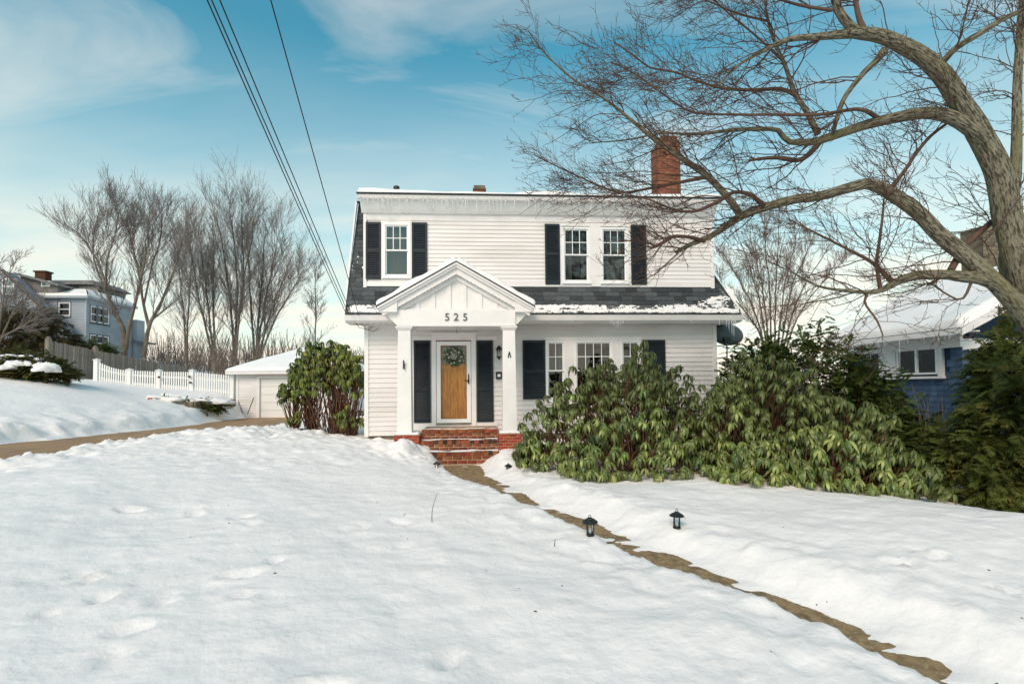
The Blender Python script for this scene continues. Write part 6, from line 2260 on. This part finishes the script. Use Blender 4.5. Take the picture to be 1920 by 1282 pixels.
# big gable at the left
gx, gy = -6.3, -2.2
ap = at(8, 508, 47.6)
pts = [at(-70, 612, 47.6), at(118, 612, 47.6), ap, at(-40, 540, 47.6)]
inv = Matrix.Rotation(-HA, 3, 'Z')
lc = [np.array(inv @ Vector(p - BO)) for p in pts]
gp = [lc[0] + (0, 0, -4), lc[1] + (0, 0, -4), lc[1], lc[2], lc[3], lc[0]]
MB().prism(gp, (0, 1.2, 0)).build('gable', M['gable_shingle'], bh)
mb = MB()
u_ = lc[1] - lc[2]
nv = np.array((u_[2], 0, -u_[0]))
nv = nv / np.linalg.norm(nv)
if nv[2] < 0:
    nv = -nv
mb.hexa([lc[2] + (0, -.4, 0), lc[1] + u_ * .06 + (0, -.4, 0), lc[1] + u_ * .06 + (0, -.1, 0), lc[2] + (0, -.1, 0), lc[2] + nv * .16 + (0, -.4, 0), lc[1] + u_ * .06 + nv * .16 + (0, -.4, 0), lc[1] + u_ * .06 + nv * .16 + (0, -.1, 0), lc[2] + nv * .16 + (0, -.1, 0)])
mb.build('gable_roof', M['blue_roof'], bh)
mb = MB()
mb.hexa([lc[2] + (0, -.45, -.02), lc[1] + u_ * .06 + (0, -.45, -.02), lc[1] + u_ * .06 + (0, -.41, -.02), lc[2] + (0, -.41, -.02), lc[2] + nv * .10 + (0, -.45, 0), lc[1] + u_ * .06 + nv * .10 + (0, -.45, 0), lc[1] + u_ * .06 + nv * .10 + (0, -.41, 0), lc[2] + nv * .10 + (0, -.41, 0)])
mb.build('rake_board', M['cone'], bh)
gw = np.array(inv @ Vector(at(16, 537, 47.4) - BO))
gwin = MB().box(gw[0] - .55, gw[0] + .55, gw[1] - .05, gw[1] + .3, gw[2] - .75, gw[2] + .75).build('gable_window', M['vinyl'], bh)
for s in (-1, 1):
    MB().box(gw[0] - .43, gw[0] + .43, gw[1] - .08, gw[1] - .06, gw[2] + (.05 if s > 0 else -.65), gw[2] + (.65 if s > 0 else -.05)).build('pane', M['glass'], gwin)
# dark shed dormer on the gable roof
dq = [np.array(inv @ Vector(at(x, y, 49.5) - BO)) for x, y in ((38, 516), (108, 536), (108, 552), (38, 545))]
MB().prism([dq[3], dq[2] + (0, 0, -.5), dq[1], dq[0]], (0, 3, 0)).build('shed_dormer', M['blue_roof'], bh)
mb = MB()
mb.hexa([dq[0] + (-.2, -.5, 0), dq[1] + (.4, -.5, -.1), dq[1] + (.4, 3, -.1), dq[0] + (-.2, 3, 0), dq[0] + (-.2, -.5, .2), dq[1] + (.4, -.5, .1), dq[1] + (.4, 3, .1), dq[0] + (-.2, 3, .2)])
mb.build('shed_roof', M['blue_roof'], bh)
dwp = np.array(inv @ Vector(at(86, 532, 49.4) - BO))
dwn = MB().box(dwp[0] - .4, dwp[0] + .4, dwp[1] - .05, dwp[1] + .2, dwp[2] - .28, dwp[2] + .28).build('dormer_window', M['vinyl'], bh)
MB().box(dwp[0] - .3, dwp[0] + .3, dwp[1] - .08, dwp[1] - .06, dwp[2] - .2, dwp[2] + .2).build('pane', M['glass'], dwn)
cp_ = np.array(inv @ Vector(at(75, 512, 51) - BO))
MB().box(cp_[0] - .5, cp_[0] + .5, cp_[1], cp_[1] + .8, cp_[2] - 1, cp_[2] + .1).box(cp_[0] - .6, cp_[0] + .6, cp_[1] - .1, cp_[1] + .9, cp_[2] + .1, cp_[2] + .25).build('chimney', M['cone'], bh)
# annex at the far end
MB().box(-3.0, .4, SW + .3, SW + 1.6, BZ, BE - 1.2).build('annex', M['blue_siding'], bh)
MB().hexa([(-3, SW, BE - 3.4), (1.5, SW, BE - 3.9), (1.5, SW + 1.9, BE - 3.9), (-3, SW + 1.9, BE - 3.4), (-3, SW, BE - 3.1), (1.5, SW, BE - 3.7), (1.5, SW + 1.9, BE - 3.7), (-3, SW + 1.9, BE - 3.1)]).build('annex_roof', M['blue_roof'], bh)
